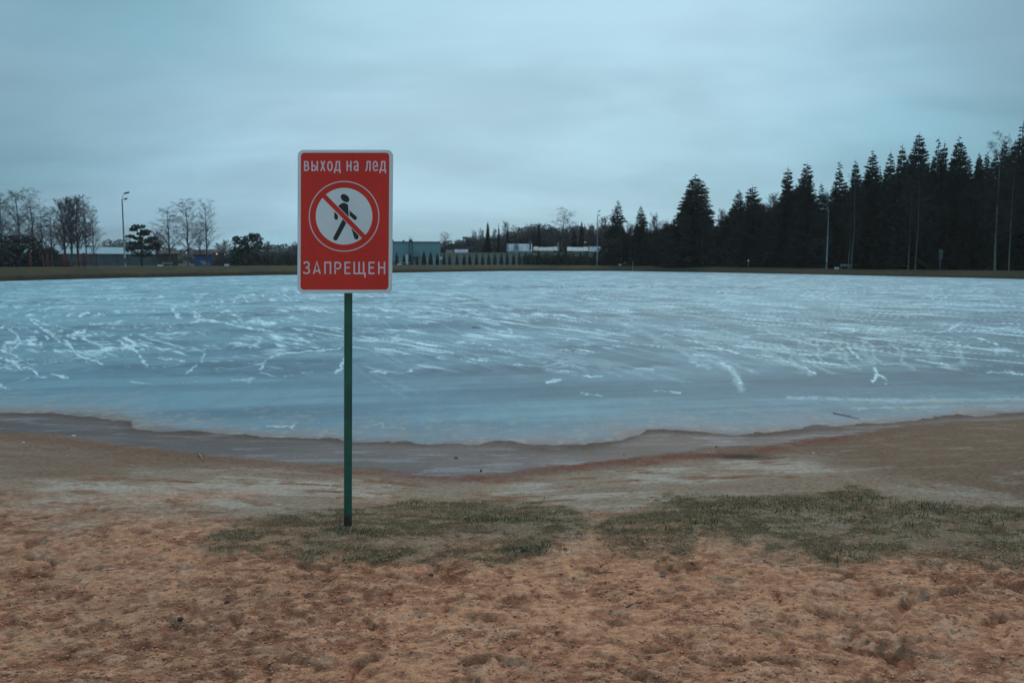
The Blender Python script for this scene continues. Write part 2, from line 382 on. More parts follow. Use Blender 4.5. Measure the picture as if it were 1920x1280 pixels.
def groove(pts, wpx, depth, pale, seed=0):               # line dragged through the sand, given by pixel points on the ground
    P = [on_z(a, b, 0.0) for a, b in pts]
    P2 = []
    for i in range(len(P) - 1):
        n = 14
        for k in range(n):
            t = k / n; P2.append((P[i][0] * (1 - t) + P[i + 1][0] * t, P[i][1] * (1 - t) + P[i + 1][1] * t))
    d = None
    P2 = np.array(P2)
    x0, x1 = P2[:, 0].min() - .3, P2[:, 0].max() + .3; y0, y1 = P2[:, 1].min() - .3, P2[:, 1].max() + .3
    i0, i1 = np.searchsorted(ys, [y0, y1]); j0, j1 = np.searchsorted(xs, [x0, x1]); s = (slice(i0, i1), slice(j0, j1))
    A = GX[s]; B = GY[s]; D = np.full(A.shape, 9.0)
    for k in range(len(P2) - 1):
        a = P2[k]; e = P2[k + 1] - a; l2 = e @ e + 1e-9
        t = np.clip(((A - a[0]) * e[0] + (B - a[1]) * e[1]) / l2, 0, 1)
        D = np.minimum(D, np.hypot(A - a[0] - t * e[0], B - a[1] - t * e[1]))
    D = D * (1 + 0.6 * (fbm(A * 9, B * 9, seed, 3) - 0.5))
    g = 1 - sstep(0.4, 1.0, D / wpx)
    H[s] += -depth * g + 0.35 * depth * np.exp(-((D / wpx - 1.5) / 0.4) ** 2)
    if pale > 0: crust[s] = np.maximum(crust[s], g * pale * (0.4 + 0.6 * fbm(A * 6, B * 6, seed + 3, 2)))
    else: moist[s] = np.maximum(moist[s], -g * pale * 0.7)
groove([(1860,1085),(1790,1095),(1735,1110),(1695,1140),(1680,1170),(1676,1215),(1674,1260),(1684,1300)], 0.022, 0.012, 0.9, 2)
groove([(1840,1105),(1720,1118),(1672,1150)], 0.03, 0.02, -0.9, 3)
groove([(1805,1145),(1790,1180),(1780,1220),(1785,1262),(1800,1300)], 0.018, 0.010, 0.8, 4)
groove([(1588,1185),(1600,1205)], 0.018, 0.010, 0.7, 4)
groove([(1640,1222),(1690,1224),(1775,1234)], 0.022, 0.028, -0.8, 5)
groove([(1425,1182),(1455,1190),(1475,1208),(1487,1226)], 0.018, 0.022, -0.8, 6)
groove([(1290,1236),(1345,1250)], 0.016, 0.02, -0.8, 6)
groove([(1565,1085),(1600,1075),(1635,1078)], 0.02, 0.02, -0.7, 6)
groove([(156,1185),(172,1176),(196,1170)], 0.022, 0.03, -0.9, 7)
groove([(870,1240),(900,1234),(940,1236)], 0.018, 0.026, -0.8, 8)
groove([(1208,1222),(1255,1220)], 0.018, 0.026, -0.8, 8)
groove([(150,1270),(230,1276)], 0.012, 0.018, -0.8, 9)
groove([(365,920),(398,938),(402,956),(398,968)], 0.016, 0.006, 0.8, 10)
groove([(330,930),(348,944),(335,960)], 0.016, 0.006, 0.7, 11)
groove([(400,924),(425,935),(430,952)], 0.016, 0.006, 0.8, 12)
groove([(432,925),(470,940),(488,950),(478,962)], 0.016, 0.006, 0.8, 13)
groove([(1850,1060),(1920,1110)], 0.05, 0.02, -0.8, 14)
GZ = GZ + H * amp
GZ += 0.012 * GC * (fbm(GX * 5, GY * 5, 19, 3))
GZ = np.where(inland < 0, GZ + 0.006 * (fbm(GX * 2, GY * 2, 15, 3) - 0.5), GZ)
# colours (albedo)
def C(r, g, b): return np.array([r, g, b])
sand_o = C(0.68, 0.315, 0.180); sand_p = C(0.62, 0.355, 0.24); sand_d = C(0.37, 0.145, 0.084)
pale = C(0.35, 0.250, 0.182); pale_l = C(0.47, 0.375, 0.31); brown = C(0.225, 0.136, 0.092); redd = C(0.225, 0.078, 0.054)
wetc = C(0.100, 0.062, 0.053); wetc2 = C(0.140, 0.094, 0.083); soil = C(0.165, 0.112, 0.058)
def lerp(a, b, t): return a + (b - a) * t[..., None]
one = np.ones(GX.shape + (3,))
big = fbm(GX * 0.9, GY * 1.4, 51, 4); med = fbm(GX * 3.5, GY * 6, 52, 4, 0.6); fin = fbm(GX * 14, GY * 22, 53, 3, 0.6)
cr = one * sand_o
fin2 = fbm(GX * 30, GY * 50, 57, 2)
cr = lerp(cr, sand_p, np.clip(sstep(0.48, 0.66, fbm(GX * 6, GY * 11, 58, 4, 0.65)) * 0.55 + crust * 0.7, 0, 1))
dk = np.clip(sstep(0.44, 0.60, fbm(GX * 2.2, GY * 3.8, 54, 5, 0.65)) * sstep(0.46, 0.56, fin) * 0.8 + moist * 0.8 + sstep(0.80, 0.6, rg) * 0.4 + 0.5 * sstep(0.50, 0.72, fin2), 0, 1)
cr = lerp(cr, sand_d, dk)
cr = cr * (0.90 + 0.2 * big)[..., None]
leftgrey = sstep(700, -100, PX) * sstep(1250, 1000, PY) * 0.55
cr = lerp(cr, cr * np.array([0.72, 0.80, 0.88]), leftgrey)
cp = lerp(one * pale, pale_l, sstep(0.42, 0.62, fbm(GX * 1.6, GY * 2.6, 61, 5, 0.6)))
spots = sstep(0.60, 0.68, fbm(GX * 3.2, GY * 6.4, 62, 4, 0.6))
cp = lerp(cp, C(0.27, 0.12, 0.068), spots * 0.8 + moist * 0.7)
cp = lerp(cp, C(0.30, 0.20, 0.14), sstep(0.52, 0.68, fbm(GX * 1.1, GY * 2.2, 63, 3)) * 0.75)
cc = lerp(cp, cr, z_rough) if False else cp + (cr - cp) * z_rough[..., None]
cc = lerp(cc, brown * 1.0, np.clip(brown_r, 0, 1) * (1 - 0.35 * sstep(0.5, 0.7, med)))
cc = lerp(cc, brown, np.clip(brown_l, 0, 1) * 0.8)
cc = lerp(cc, brown, sstep(0.60, 0.10, inland + jx * 0.8 + jf * 0.4) * 0.75)
cc = lerp(cc, redd, np.clip(red_line * 0.95, 0, 1) * (0.6 + 0.4 * sstep(0.4, 0.6, med)))
cw = lerp(one * wetc, wetc2, sstep(0.45, 0.62, fbm(GX * 0.8, GY * 3.2, 65, 4, 0.6)))
frost = sstep(0.58, 0.70, fbm(GX * 1.8, GY * 7, 66, 4, 0.65)) * 0.28
cw = lerp(cw, C(0.36, 0.36, 0.42), frost)
wetm = sstep(0.05, -0.10, inland + jx * 0.35 + jf * 0.25)
pool = np.exp(-(((PX - 890) / 110) ** 2 + ((PY - 886) / 6) ** 2)) * 0.9
wetm = np.clip(wetm + pool, 0, 1)
cc = lerp(cc, cw, wetm) if wetm.ndim == 2 else cc
edgeb = np.exp(-((yice(GX) - GY) / (0.16 + 0.3 * fbm(GX * 1.2, GY, 67, 3))) ** 2)
cc = lerp(cc, C(0.100, 0.058, 0.042), np.clip(edgeb * (0.15 + 0.9 * sstep(.4, .6, fbm(GX * 1.1, GY, 68, 3))), 0, 1) * (inland < 0))
wetm = wetm * (1 - 0.5 * edgeb)
litter = lerp(one * soil, C(0.19, 0.100, 0.062), sstep(0.45, 0.6, fbm(GX * 4, GY * 6, 72, 4)))
RC = raw_cover(GX, GY, PX, PY) * (GY > 2)
cc = lerp(cc, cc * 0.35 + C(0.165, 0.108, 0.062), RC * 0.8)
litter = lerp(litter, C(0.30, 0.235, 0.155), sstep(0.52, 0.66, fbm(GX * 12, GY * 18, 74, 4, 0.65)) * 0.7)
cc = lerp(cc, litter, np.clip(GC * 1.05 - 0.1 + 0.5 * (fin - 0.5), 0, 1))
pit_b = np.exp(-(((PX - 1395) / 55) ** 2 + ((PY - 856) / 5) ** 2)) + 0.7 * np.exp(-(((PX - 1862) / 16) ** 2 + ((PY - 1112) / 5) ** 2))
cc = lerp(cc, C(0.055, 0.04, 0.03), np.clip(pit_b, 0, 0.9))
cellmask = (GY[:-1, :-1] < yice(GX[:-1, :-1]) + 2.5)
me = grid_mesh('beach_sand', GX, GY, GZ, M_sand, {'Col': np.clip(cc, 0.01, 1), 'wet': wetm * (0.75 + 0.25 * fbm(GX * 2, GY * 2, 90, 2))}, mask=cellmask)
tag(link('beach_sand', me), kind='structure')
def beach_z(x, y):
    i = np.clip(np.searchsorted(ys, y) - 1, 0, len(ys) - 2); j = np.clip(np.searchsorted(xs, x) - 1, 0, len(xs) - 2)
    fy = (y - ys[i]) / (ys[i + 1] - ys[i]); fx = (x - xs[j]) / (xs[j + 1] - xs[j])
    return (GZ[i, j] * (1 - fx) + GZ[i, j + 1] * fx) * (1 - fy) + (GZ[i + 1, j] * (1 - fx) + GZ[i + 1, j + 1] * fx) * fy

# ------------------------------------------------------------------ ice
rows = np.concatenate([np.arange(494, 506, 1.5), np.arange(506, 640, 0.9), np.arange(640, 862, 1.2)])
cols = np.concatenate([np.linspace(-3600, -200, 60), np.arange(-190, 2110, 2.0), np.linspace(2120, 5200, 60)])
PXg, PYg = np.meshgrid(cols, rows)
v_ = (640 - PYg) / FPX; dz = -sin(TILT) + v_ * cos(TILT); s_ = (ICE_Z - CAM_H) / dz
IX = (PXg - 960) / FPX * s_; IY = (cos(TILT) + v_ * sin(TILT)) * s_
ld = np.log(IY / 20.0)                                  # log distance
def istreak(slope, ax, ay, seed, lo, hi, wamp=0.5):
    wx = (fbm(IX * 0.35, ld * 6, seed + 5, 3) - 0.5) * wamp
    t = (ld * -1) * ay - slope * IX * ay / 5.5 + wx * ay * 0.05
    return sstep(lo, hi, fbm(IX * ax + wx, t, seed, 4, 0.55))
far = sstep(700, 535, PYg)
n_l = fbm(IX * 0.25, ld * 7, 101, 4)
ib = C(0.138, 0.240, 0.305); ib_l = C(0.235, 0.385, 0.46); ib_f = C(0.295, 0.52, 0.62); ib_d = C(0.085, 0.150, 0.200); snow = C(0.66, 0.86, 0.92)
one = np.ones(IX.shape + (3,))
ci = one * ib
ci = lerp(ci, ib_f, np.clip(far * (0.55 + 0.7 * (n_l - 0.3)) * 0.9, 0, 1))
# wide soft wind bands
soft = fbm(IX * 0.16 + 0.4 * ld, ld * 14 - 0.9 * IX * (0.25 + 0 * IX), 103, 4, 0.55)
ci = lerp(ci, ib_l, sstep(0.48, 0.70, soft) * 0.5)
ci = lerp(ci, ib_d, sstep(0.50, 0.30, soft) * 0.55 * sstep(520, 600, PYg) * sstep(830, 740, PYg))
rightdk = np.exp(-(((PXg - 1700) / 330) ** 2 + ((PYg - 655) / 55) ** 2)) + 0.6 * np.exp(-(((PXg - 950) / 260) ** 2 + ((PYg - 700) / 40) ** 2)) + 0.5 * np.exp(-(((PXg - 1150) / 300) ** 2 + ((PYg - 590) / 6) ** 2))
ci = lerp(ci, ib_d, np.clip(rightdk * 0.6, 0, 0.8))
glow = np.exp(-(((PXg - 1010) / 190) ** 2 + ((PYg - 768) / 16) ** 2)) * (0.5 + fbm(IX * 1.0, IY * 1.0, 133, 4))  # sky-lit patch near the shore, painted into the ice colour
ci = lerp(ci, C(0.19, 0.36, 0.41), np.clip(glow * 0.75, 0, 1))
# fine snow streaks
def rg_(x0, x1, y0, y1, sx=120, sy=22):
    return sstep(x0 - sx, x0 + sx, PXg) * sstep(x1 + sx, x1 - sx, PXg) * sstep(y0 - sy, y0 + sy, PYg) * sstep(y1 + sy, y1 - sy, PYg)
sn = np.zeros(IX.shape)
dens = fbm(IX * 0.35, ld * 9, 111, 3)
sn = np.maximum(sn, istreak(0.35, 1.1, 70, 121, 0.58, 0.76) * rg_(-4000, 6000, 535, 665) * sstep(0.35, 0.6, dens))
sn = np.maximum(sn, istreak(0.02, 0.45, 120, 122, 0.50, 0.78) * rg_(-4000, 6000, 512, 590) * 0.65)
sn = np.maximum(sn, istreak(0.9, 0.7, 60, 123, 0.58, 0.76) * rg_(650, 1500, 560, 700) * 0.18)
sn = np.maximum(sn, istreak(0.4, 1.3, 46, 125, 0.58, 0.78) * rg_(-4000, 5000, 560, 690) * sstep(0.45, 0.6, fbm(IX * 0.5, ld * 6, 112, 3)))
# curly wisps on the right, scribbles on the left (cracks filled with snow)
def ridge(x, y, seed, wdt, o=3):
    r = np.abs(fbm(x, y, seed, o, 0.5) - 0.5); return 1 - sstep(0, wdt, r)
wxx = IX + 0.9 * (fbm(IX * 0.6, IY * 0.25, 140, 3) - 0.5); wyy = IY * 0.42 + 0.9 * (fbm(IX * 0.7, IY * 0.3, 141, 3) - 0.5)
wis = ridge(wxx * 0.9, wyy * 0.8, 142, 0.06) * sstep(0.42, 0.62, fbm(IX * 1.6, IY * 0.8, 143, 4))
sn = np.maximum(sn, wis * rg_(1340, 1800, 620, 695, 100, 10) * 0.8)
scr = ridge(wxx * 0.9, wyy * 1.3, 144, 0.020) * sstep(0.42, 0.56, fbm(IX * 1.4, IY * 0.7, 145, 4))
sn = np.maximum(sn, scr * rg_(-1200, 640, 570, 715, 60, 14) * 0.75)
scr2 = ridge(wxx * 0.5 + 5, wyy * 2.0, 146, 0.02) * sstep(0.5, 0.62, fbm(IX * 1.2, IY * 0.9, 147, 4))
sn = np.maximum(sn, scr2 * rg_(-1200, 2600, 560, 690, 60, 14) * 0.7)
def stroke(pts, w0, inten=1.0, rag=0.7, seed=0, soften=0.6):
    """snow-filled scratch or drift line: pixel points mapped onto the sheet, width in pixels at 1920"""
    pts = np.array(pts, float)
    x0, y0 = pts.min(0) - 14; x1, y1 = pts.max(0) + 14
    i0, i1 = np.searchsorted(rows, [y0, y1]); j0, j1 = np.searchsorted(cols, [x0, x1]); s = (slice(i0, i1), slice(j0, j1))
    A = PXg[s]; B = PYg[s]
    A = A + (fbm(A * 0.12, B * 0.3, seed + 7, 3) - 0.5) * 10; B = B + (fbm(A * 0.1 + 9, B * 0.3, seed + 8, 3) - 0.5) * 6
    D = np.full(A.shape, 99.0)
    for k in range(len(pts) - 1):
        a = pts[k]; e = pts[k + 1] - a; l2 = e @ e + 1e-9
        t = np.clip(((A - a[0]) * e[0] + (B - a[1]) * e[1]) / l2, 0, 1)
        D = np.minimum(D, np.hypot((A - a[0] - t * e[0]) * 0.7, (B - a[1] - t * e[1]) * 1.3))
    wv = w0 * 0.72 * (0.35 + 1.4 * fbm(A * 0.05, B * 0.15, seed, 3)) * (1 - rag * 0.0)
    g = 1 - sstep(wv * soften, wv * 1.25 + 0.4, D)
    g *= sstep(0.30, 0.30 + 0.25 * rag + 0.01, fbm(A * 0.07, B * 0.35, seed + 3, 4, 0.6))
    sn[s] = np.maximum(sn[s], g * inten)
ST = [  # left scribbles
 ([(110,660),(150,658),(190,657),(230,653),(270,655)],2.2), ([(125,640),(135,655),(150,668),(165,672),(190,682)],2.6),
 ([(225,637),(235,648),(255,655),(262,668),(275,685)],3.0), ([(222,640),(240,632),(252,622)],2.0),
 ([(170,607),(200,606),(240,600)],2.4), ([(362,582),(372,598),(420,606),(480,616),(540,626),(580,640)],2.4),
 ([(280,622),(310,626),(350,622)],2.2), ([(290,652),(310,656),(320,654)],2.4), ([(0,690),(50,690),(62,692),(70,706),(88,708)],2.6),
 ([(100,700),(125,708)],3), ([(490,692),(492,680),(520,664),(560,660),(640,653)],2.4), ([(300,672),(345,676)],1.8),
 ([(628,700),(640,690),(645,672)],3), ([(0,655),(30,668),(50,680)],2.4), ([(0,670),(28,680),(40,692)],2.2), ([(60,600),(90,622),(110,640)],1.8),
 ([(460,630),(490,640),(470,650)],2.0), ([(385,655),(375,680),(345,702)],1.5), ([(0,722),(14,727)],2.5), ([(240,716),(280,718)],1.6),([(435,712),(460,711)],1.6),
 ([(0,574),(60,568),(140,562),(220,560),(330,556)],1.4), ([(60,598),(80,606),(140,618)],2), ([(20,618),(40,640),(20,660)],1.8),([(570,698),(582,697)],1.6),
 # centre
 ([(690,637),(720,636),(745,640)],2.2), ([(775,637),(790,640)],1.6), ([(710,654),(740,655)],1.8), ([(692,695),(720,698),(725,700)],1.8), ([(752,696),(770,695)],1.6),
 ([(875,676),(890,680)],2.8), ([(878,673),(920,676)],1.6), ([(928,676),(945,682),(998,686)],1.8), ([(1025,716),(1050,712)],3.2), ([(1025,691),(1065,697)],1.6),
 ([(1055,683),(1095,690)],1.6), ([(1080,704),(1130,706)],1.6), ([(1080,735),(1125,742)],1.8), ([(1190,690),(1225,692)],2.4), ([(810,658),(850,662)],1.4), ([(850,642),(920,645)],1.4),
 ([(770,594),(840,592),(910,590)],1.8), ([(1000,588),(1060,592),(1100,602),(1120,607)],2.4), ([(925,618),(960,625),(955,615)],1.6), ([(1050,655),(1100,657)],1.2),
 ([(1230,732),(1275,735)],1.4), ([(1080,655),(1120,662)],1.4), ([(670,590),(740,596)],1.2), ([(500,799),(550,798),(548,804)],2.0), ([(700,795),(720,792),(718,798)],1.4), ([(1240,627),(1260,629)],2),
 # right
 ([(1280,636),(1340,650),(1385,662)],1.8), ([(1400,628),(1460,626),(1540,624),(1620,620),(1700,620),(1780,622),(1850,618),(1920,612)],1.3),
 ([(1780,618),(1805,604)],2.2), ([(1505,627),(1512,627)],2.2), ([(1420,665),(1460,670),(1480,680),(1510,690),(1530,700)],2.2), ([(1295,677),(1330,690)],1.6),
 ([(1350,680),(1370,690),(1382,705),(1390,720)],4.0), ([(1640,690),(1645,705),(1635,715)],3.0), ([(1645,700),(1660,712),(1662,720)],3.0), ([(1590,650),(1610,670),(1620,682)],2.2),
 ([(1560,655),(1590,655)],1.8), ([(1300,665),(1340,668)],1.6), ([(1730,675),(1780,684)],1.4), ([(1820,630),(1870,645)],2.4), ([(1885,695),(1920,702)],2.2), ([(1850,697),(1920,701)],1.6),
 ([(1500,665),(1550,665)],1.6),([(1630,617),(1690,616)],1.5),([(1410,610),(1480,610)],1.3),([(1780,640),(1830,652)],1.8),
]
for k, (p, w0) in enumerate(ST): stroke(p, w0 * 0.95, 0.85, 0.85, 200 + k * 5)
FAN = []
for a in range(9):                                      # wind-drawn sweeps curving down to the right
    x = 1130 + a * 62; y = 596 + (a % 3) * 9
    FAN.append(([(x, y), (x + 90, y + 14), (x + 170, y + 36), (x + 228 - 6 * a, y + 66)], 7 + a % 4 * 2, .20 + .05 * (a % 3)))
for a in range(6):
    x = 1410 + a * 52; y = 638 + (a % 2) * 7
    FAN.append(([(x, y), (x + 22, y + 16), (x + 20, y + 32), (x + 44, y + 46)], 4.5, .38))
for a in range(5): FAN.append(([(760 + a * 60, 620 + a * 8), (860 + a * 60, 632 + a * 9), (960 + a * 62, 658 + a * 9), (1040 + a * 62, 690 + a * 7)], 6, .17))
for k, (p, w0, it) in enumerate(FAN): stroke(p, w0, it, 0.45, 1200 + k * 7, 0.0)
for k, (p, w0, it) in enumerate([([(1480,672),(1500,690),(1520,700)],7,.35), ([(1350,675),(1375,695),(1390,730)],9,.35), ([(700,700),(780,735)],7,.10), ([(1000,640),(1100,680),(1200,700)],8,.22), ([(1150,600),(1250,640),(1330,690)],9,.28), ([(1400,640),(1480,660),(1560,700)],8,.28),([(1480,745),(1700,752),(1920,748)],7,.35),([(1600,765),(1920,760)],5,.5),([(660,690),(760,745)],7,.08),([(900,610),(1000,650),(1100,685)],6,.25),([(1230,640),(1330,665),(1420,700)],7,.3)]):
    stroke(p, w0, it, 0.5, 700 + k * 5, 0.1)
hz1 = fbm(IX * 0.7 + 0.8 * wxx, ld * 22, 171, 4, 0.6); hz2 = fbm(IX * 0.5, ld * 9 + 0.25 * IX, 172, 4, 0.6)
ci = lerp(ci, ib_l, sstep(0.45, 0.68, hz1) * 0.45 * rg_(-4000, 6000, 530, 700)); ci = lerp(ci, ib_d, sstep(0.52, 0.30, hz2) * 0.45 * rg_(-4000, 6000, 540, 740))
fibre = fbm(IX * 2.2 + ld * 5, ld * 90 - IX * 3, 173, 3, 0.6); ci = ci * (0.90 + 0.2 * fibre)[..., None]
ci = lerp(ci, snow, np.clip(sn * (0.72 + 0.5 * fbm(IX * 2.0, ld * 40, 174, 3)), 0, 1))
# dark thawed lines
for k, (p, w0) in enumerate([([(780,588),(850,586),(930,584),(1010,582)],3.2), ([(920,538),(1100,537),(1460,539)],1.8), ([(0,573),(100,566),(200,560)],2.2), ([(1300,590),(1400,600)],3.0), ([(1550,600),(1700,612)],4)]):
    tmp = sn.copy(); sn[:] = 0; stroke(p, w0, 1, 0.4, 900 + k * 5, 0.2); ci = lerp(ci, ib_d * 0.95, sn * 0.7); sn = tmp
# near margin: thin brownish, sandy ice
dsh = (IY - yice(IX))
jj = fbm(IX * 1.1, IY * 1.4, 151, 4, 0.6)
edge = sstep(1.6, 0.0, dsh + (jj - 0.5) * 1.6)
ci = lerp(ci, C(0.245, 0.285, 0.325), np.clip(edge * 0.85, 0, 1))
pink = sstep(0.9, 0.0, dsh + (jj - 0.5) * 0.9) * sstep(0.42, 0.6, fbm(IX * 2.6, IY * 3.2, 152, 4, 0.65))
rim_ = sstep(0.35, -0.05, dsh + (jj - 0.5) * 0.5)
ci = lerp(ci, C(0.18, 0.135, 0.12), rim_ * 0.75)
ci = lerp(ci, C(0.30, 0.225, 0.20), np.clip(pink * 0.6, 0, 1))
spk = sstep(0.66, 0.72, fbm(IX * 9, IY * 9, 153, 2)) * sstep(3.2, 0.5, dsh)
ci = lerp(ci, C(0.38, 0.34, 0.27), spk * 0.5)
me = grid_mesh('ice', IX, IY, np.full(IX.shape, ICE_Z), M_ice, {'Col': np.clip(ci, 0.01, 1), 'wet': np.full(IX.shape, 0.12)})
tag(link('ice', me), kind='structure')

# ------------------------------------------------------------------ far bank and ground to the horizon
azs = np.concatenate([np.linspace(-1.2, -0.62, 40), np.linspace(-0.61, 0.61, 560), np.linspace(0.62, 1.2, 40)])
tt = np.concatenate([[-4, -1.5], np.linspace(-0.5, 11, 46), [13, 16, 22, 30, 40, 60, 90, 140, 220, 400, 900]])
AZ, TT = np.meshgrid(azs, tt)
BR = re_(AZ) + TT
ragb = (fbm(AZ * 90, TT * 0.15, 160, 4, 0.6) - 0.5)
BZ = bank_z(AZ, BR + ragb * 1.2) + 0.10 * (fbm(BR * 0.4, AZ * 70, 161, 4) - 0.5) * (TT < 12)
BX, BY = BR * np.sin(AZ), BR * np.cos(AZ)
one = np.ones(AZ.shape + (3,))
cb = lerp(one * C(0.064, 0.052, 0.026), C(0.046, 0.044, 0.024), sstep(0.4, 0.6, fbm(AZ * 40, TT * 0.4, 162, 4)))
cb = lerp(cb, C(0.036, 0.025, 0.020), sstep(1.6, 0.3, TT + ragb * 3) * 0.85)
cb = lerp(cb, C(0.080, 0.058, 0.042), sstep(7.5, 9.0, TT) * 0.7)
cb = lerp(cb, C(0.055, 0.043, 0.027), sstep(0.1, 0.35, AZ) * 0.8)
me = grid_mesh('grass_bank', BX, BY, BZ, M_bank, {'Col': cb, 'wet': np.zeros(AZ.shape)})
tag(link('grass_bank', me), kind='structure')

# ------------------------------------------------------------------ distant things: materials
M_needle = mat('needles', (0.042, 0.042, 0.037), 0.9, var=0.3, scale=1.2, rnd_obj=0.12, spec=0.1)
M_pine = mat('pine_needles', (0.040, 0.058, 0.046), 0.9, var=0.4, scale=1.5, spec=0.1)
M_thuja = mat('thuja_scale', (0.040, 0.052, 0.038), 0.9, var=0.45, scale=6, rnd_obj=0.3, spec=0.1)
M_bark = mat('dark_bark', (0.035, 0.028, 0.024), 0.9, var=0.4, scale=6, sc3=(1, 1, 0.3))
M_birch = mat('birch_bark', (0.06, 0.057, 0.05), 0.8, scale=5, sc3=(1, 1, 3), col2=(0.20, 0.21, 0.195))
M_twig = mat('bare_twigs', (0.115, 0.092, 0.106), 0.9, var=0.3, scale=2)
M_twigd = mat('dark_twigs', (0.115, 0.10, 0.108), 0.9, var=0.3, scale=2)
M_shrub = mat('shrub_twigs', (0.045, 0.044, 0.042), 0.9, var=0.4, scale=2, spec=0.1)

# ------------------------------------------------------------------ tree builders (unit-height meshes in metres, shared)
def spruce_mesh(seed, h=10.0, w=2.0, n=560, low=0.03, gap=0.0, droop=0.45, rag=0.22, pw=0.70):
    r = random.Random(seed); V = []; F = []
    def tri(a, b, c):
        n_ = len(V); V.extend((a, b, c)); F.append((n_, n_ + 1, n_ + 2))
    bul = [(r.random() * 6.28, r.uniform(.1, .9), r.uniform(-rag, rag) * 1.3) for _ in range(14)]
    for k in range(n):
        t = 1 - (1 - (k + r.random()) / n) ** 0.62          # more branches low down, where they are long
        z = h * (low + (0.985 - low) * (1 - (1 - t) ** 1.0)); a = k * 2.39996 + r.uniform(-.4, .4)
        q = 1 - z / h
        L_ = w * q ** pw * r.uniform(0.80, 1.08)
        z = min(z + r.uniform(-.10, .10), h * 0.985)
        for (ba, bt, bv) in bul:
            L_ *= 1 + bv * math.exp(-((z / h - bt) / .09) ** 2) * max(0, cos(a - ba))
        if gap and r.random() < gap * 0.5 and z > .4 * h: continue
        L_ = max(L_, 0.10); ca, sa = cos(a), sin(a)
        tip_up = 0.30 * L_ * (1 - q) + 0.05 * L_
        m = max(2, int(2 + 3.5 * L_))
        for i in range(m):
            f0 = (i + .15) / m; rr = L_ * f0
            zz = z - droop * L_ * f0 * (1 - 0.55 * f0) * (0.35 + q) + tip_up * f0 * f0
            s = (0.10 + 0.20 * L_ / w) * (1.15 - 0.45 * f0) * r.uniform(0.75, 1.3)
            px, py = ca * rr, sa * rr
            for sd in (-1, 1):
                a2 = a + sd * r.uniform(0.25, 0.95); ln = s * r.uniform(1.5, 2.5)
                tip = (px + cos(a2) * ln, py + sin(a2) * ln, zz - ln * r.uniform(-0.15, 0.40))
                tri((px - sa * s * .25 * sd, py + ca * s * .25 * sd, zz + s * .12), (px + cos(a2) * ln * .45, py + sin(a2) * ln * .45, zz - s * .75), tip)
        e = L_ * 1.06; ze = z - droop * L_ * .45 * (0.35 + q) + tip_up
        tri((ca * L_ * .4 - sa * .06, sa * L_ * .4 + ca * .06, z - .02), (ca * L_ * .4 + sa * .06, sa * L_ * .4 - ca * .06, z - .12 * L_ - .05), (ca * e, sa * e, ze))
    for k in range(4): tri((cos(k * 1.57) * .05, sin(k * 1.57) * .05, h * .93), (-cos(k * 1.57) * .05, -sin(k * 1.57) * .05, h * .93), (0, 0, h * 1.01))
    me = bpy.data.meshes.new('spruce_crown'); me.from_pydata(V, [], F); me.materials.append(M_needle); return me
def trunk_mesh(h, r0, r1, m, seed=0, bend=0.0, name='trunk', seg=7):
    r = random.Random(seed); mb = MB(); pts = []
    for i in range(8):
        t = i / 7; pts.append((bend * sin(t * 3.1) + r.uniform(-1, 1) * bend * 0.25, bend * 0.5 * sin(t * 2 + 1) - bend * 0.42, h * t))
    pts[0] = (pts[0][0], pts[0][1], -0.6 * 1)
    mb.tube(pts, [r0 * (1 - i / 7) + r1 * i / 7 for i in range(8)], seg)
    return mb.mesh(name, m, True)
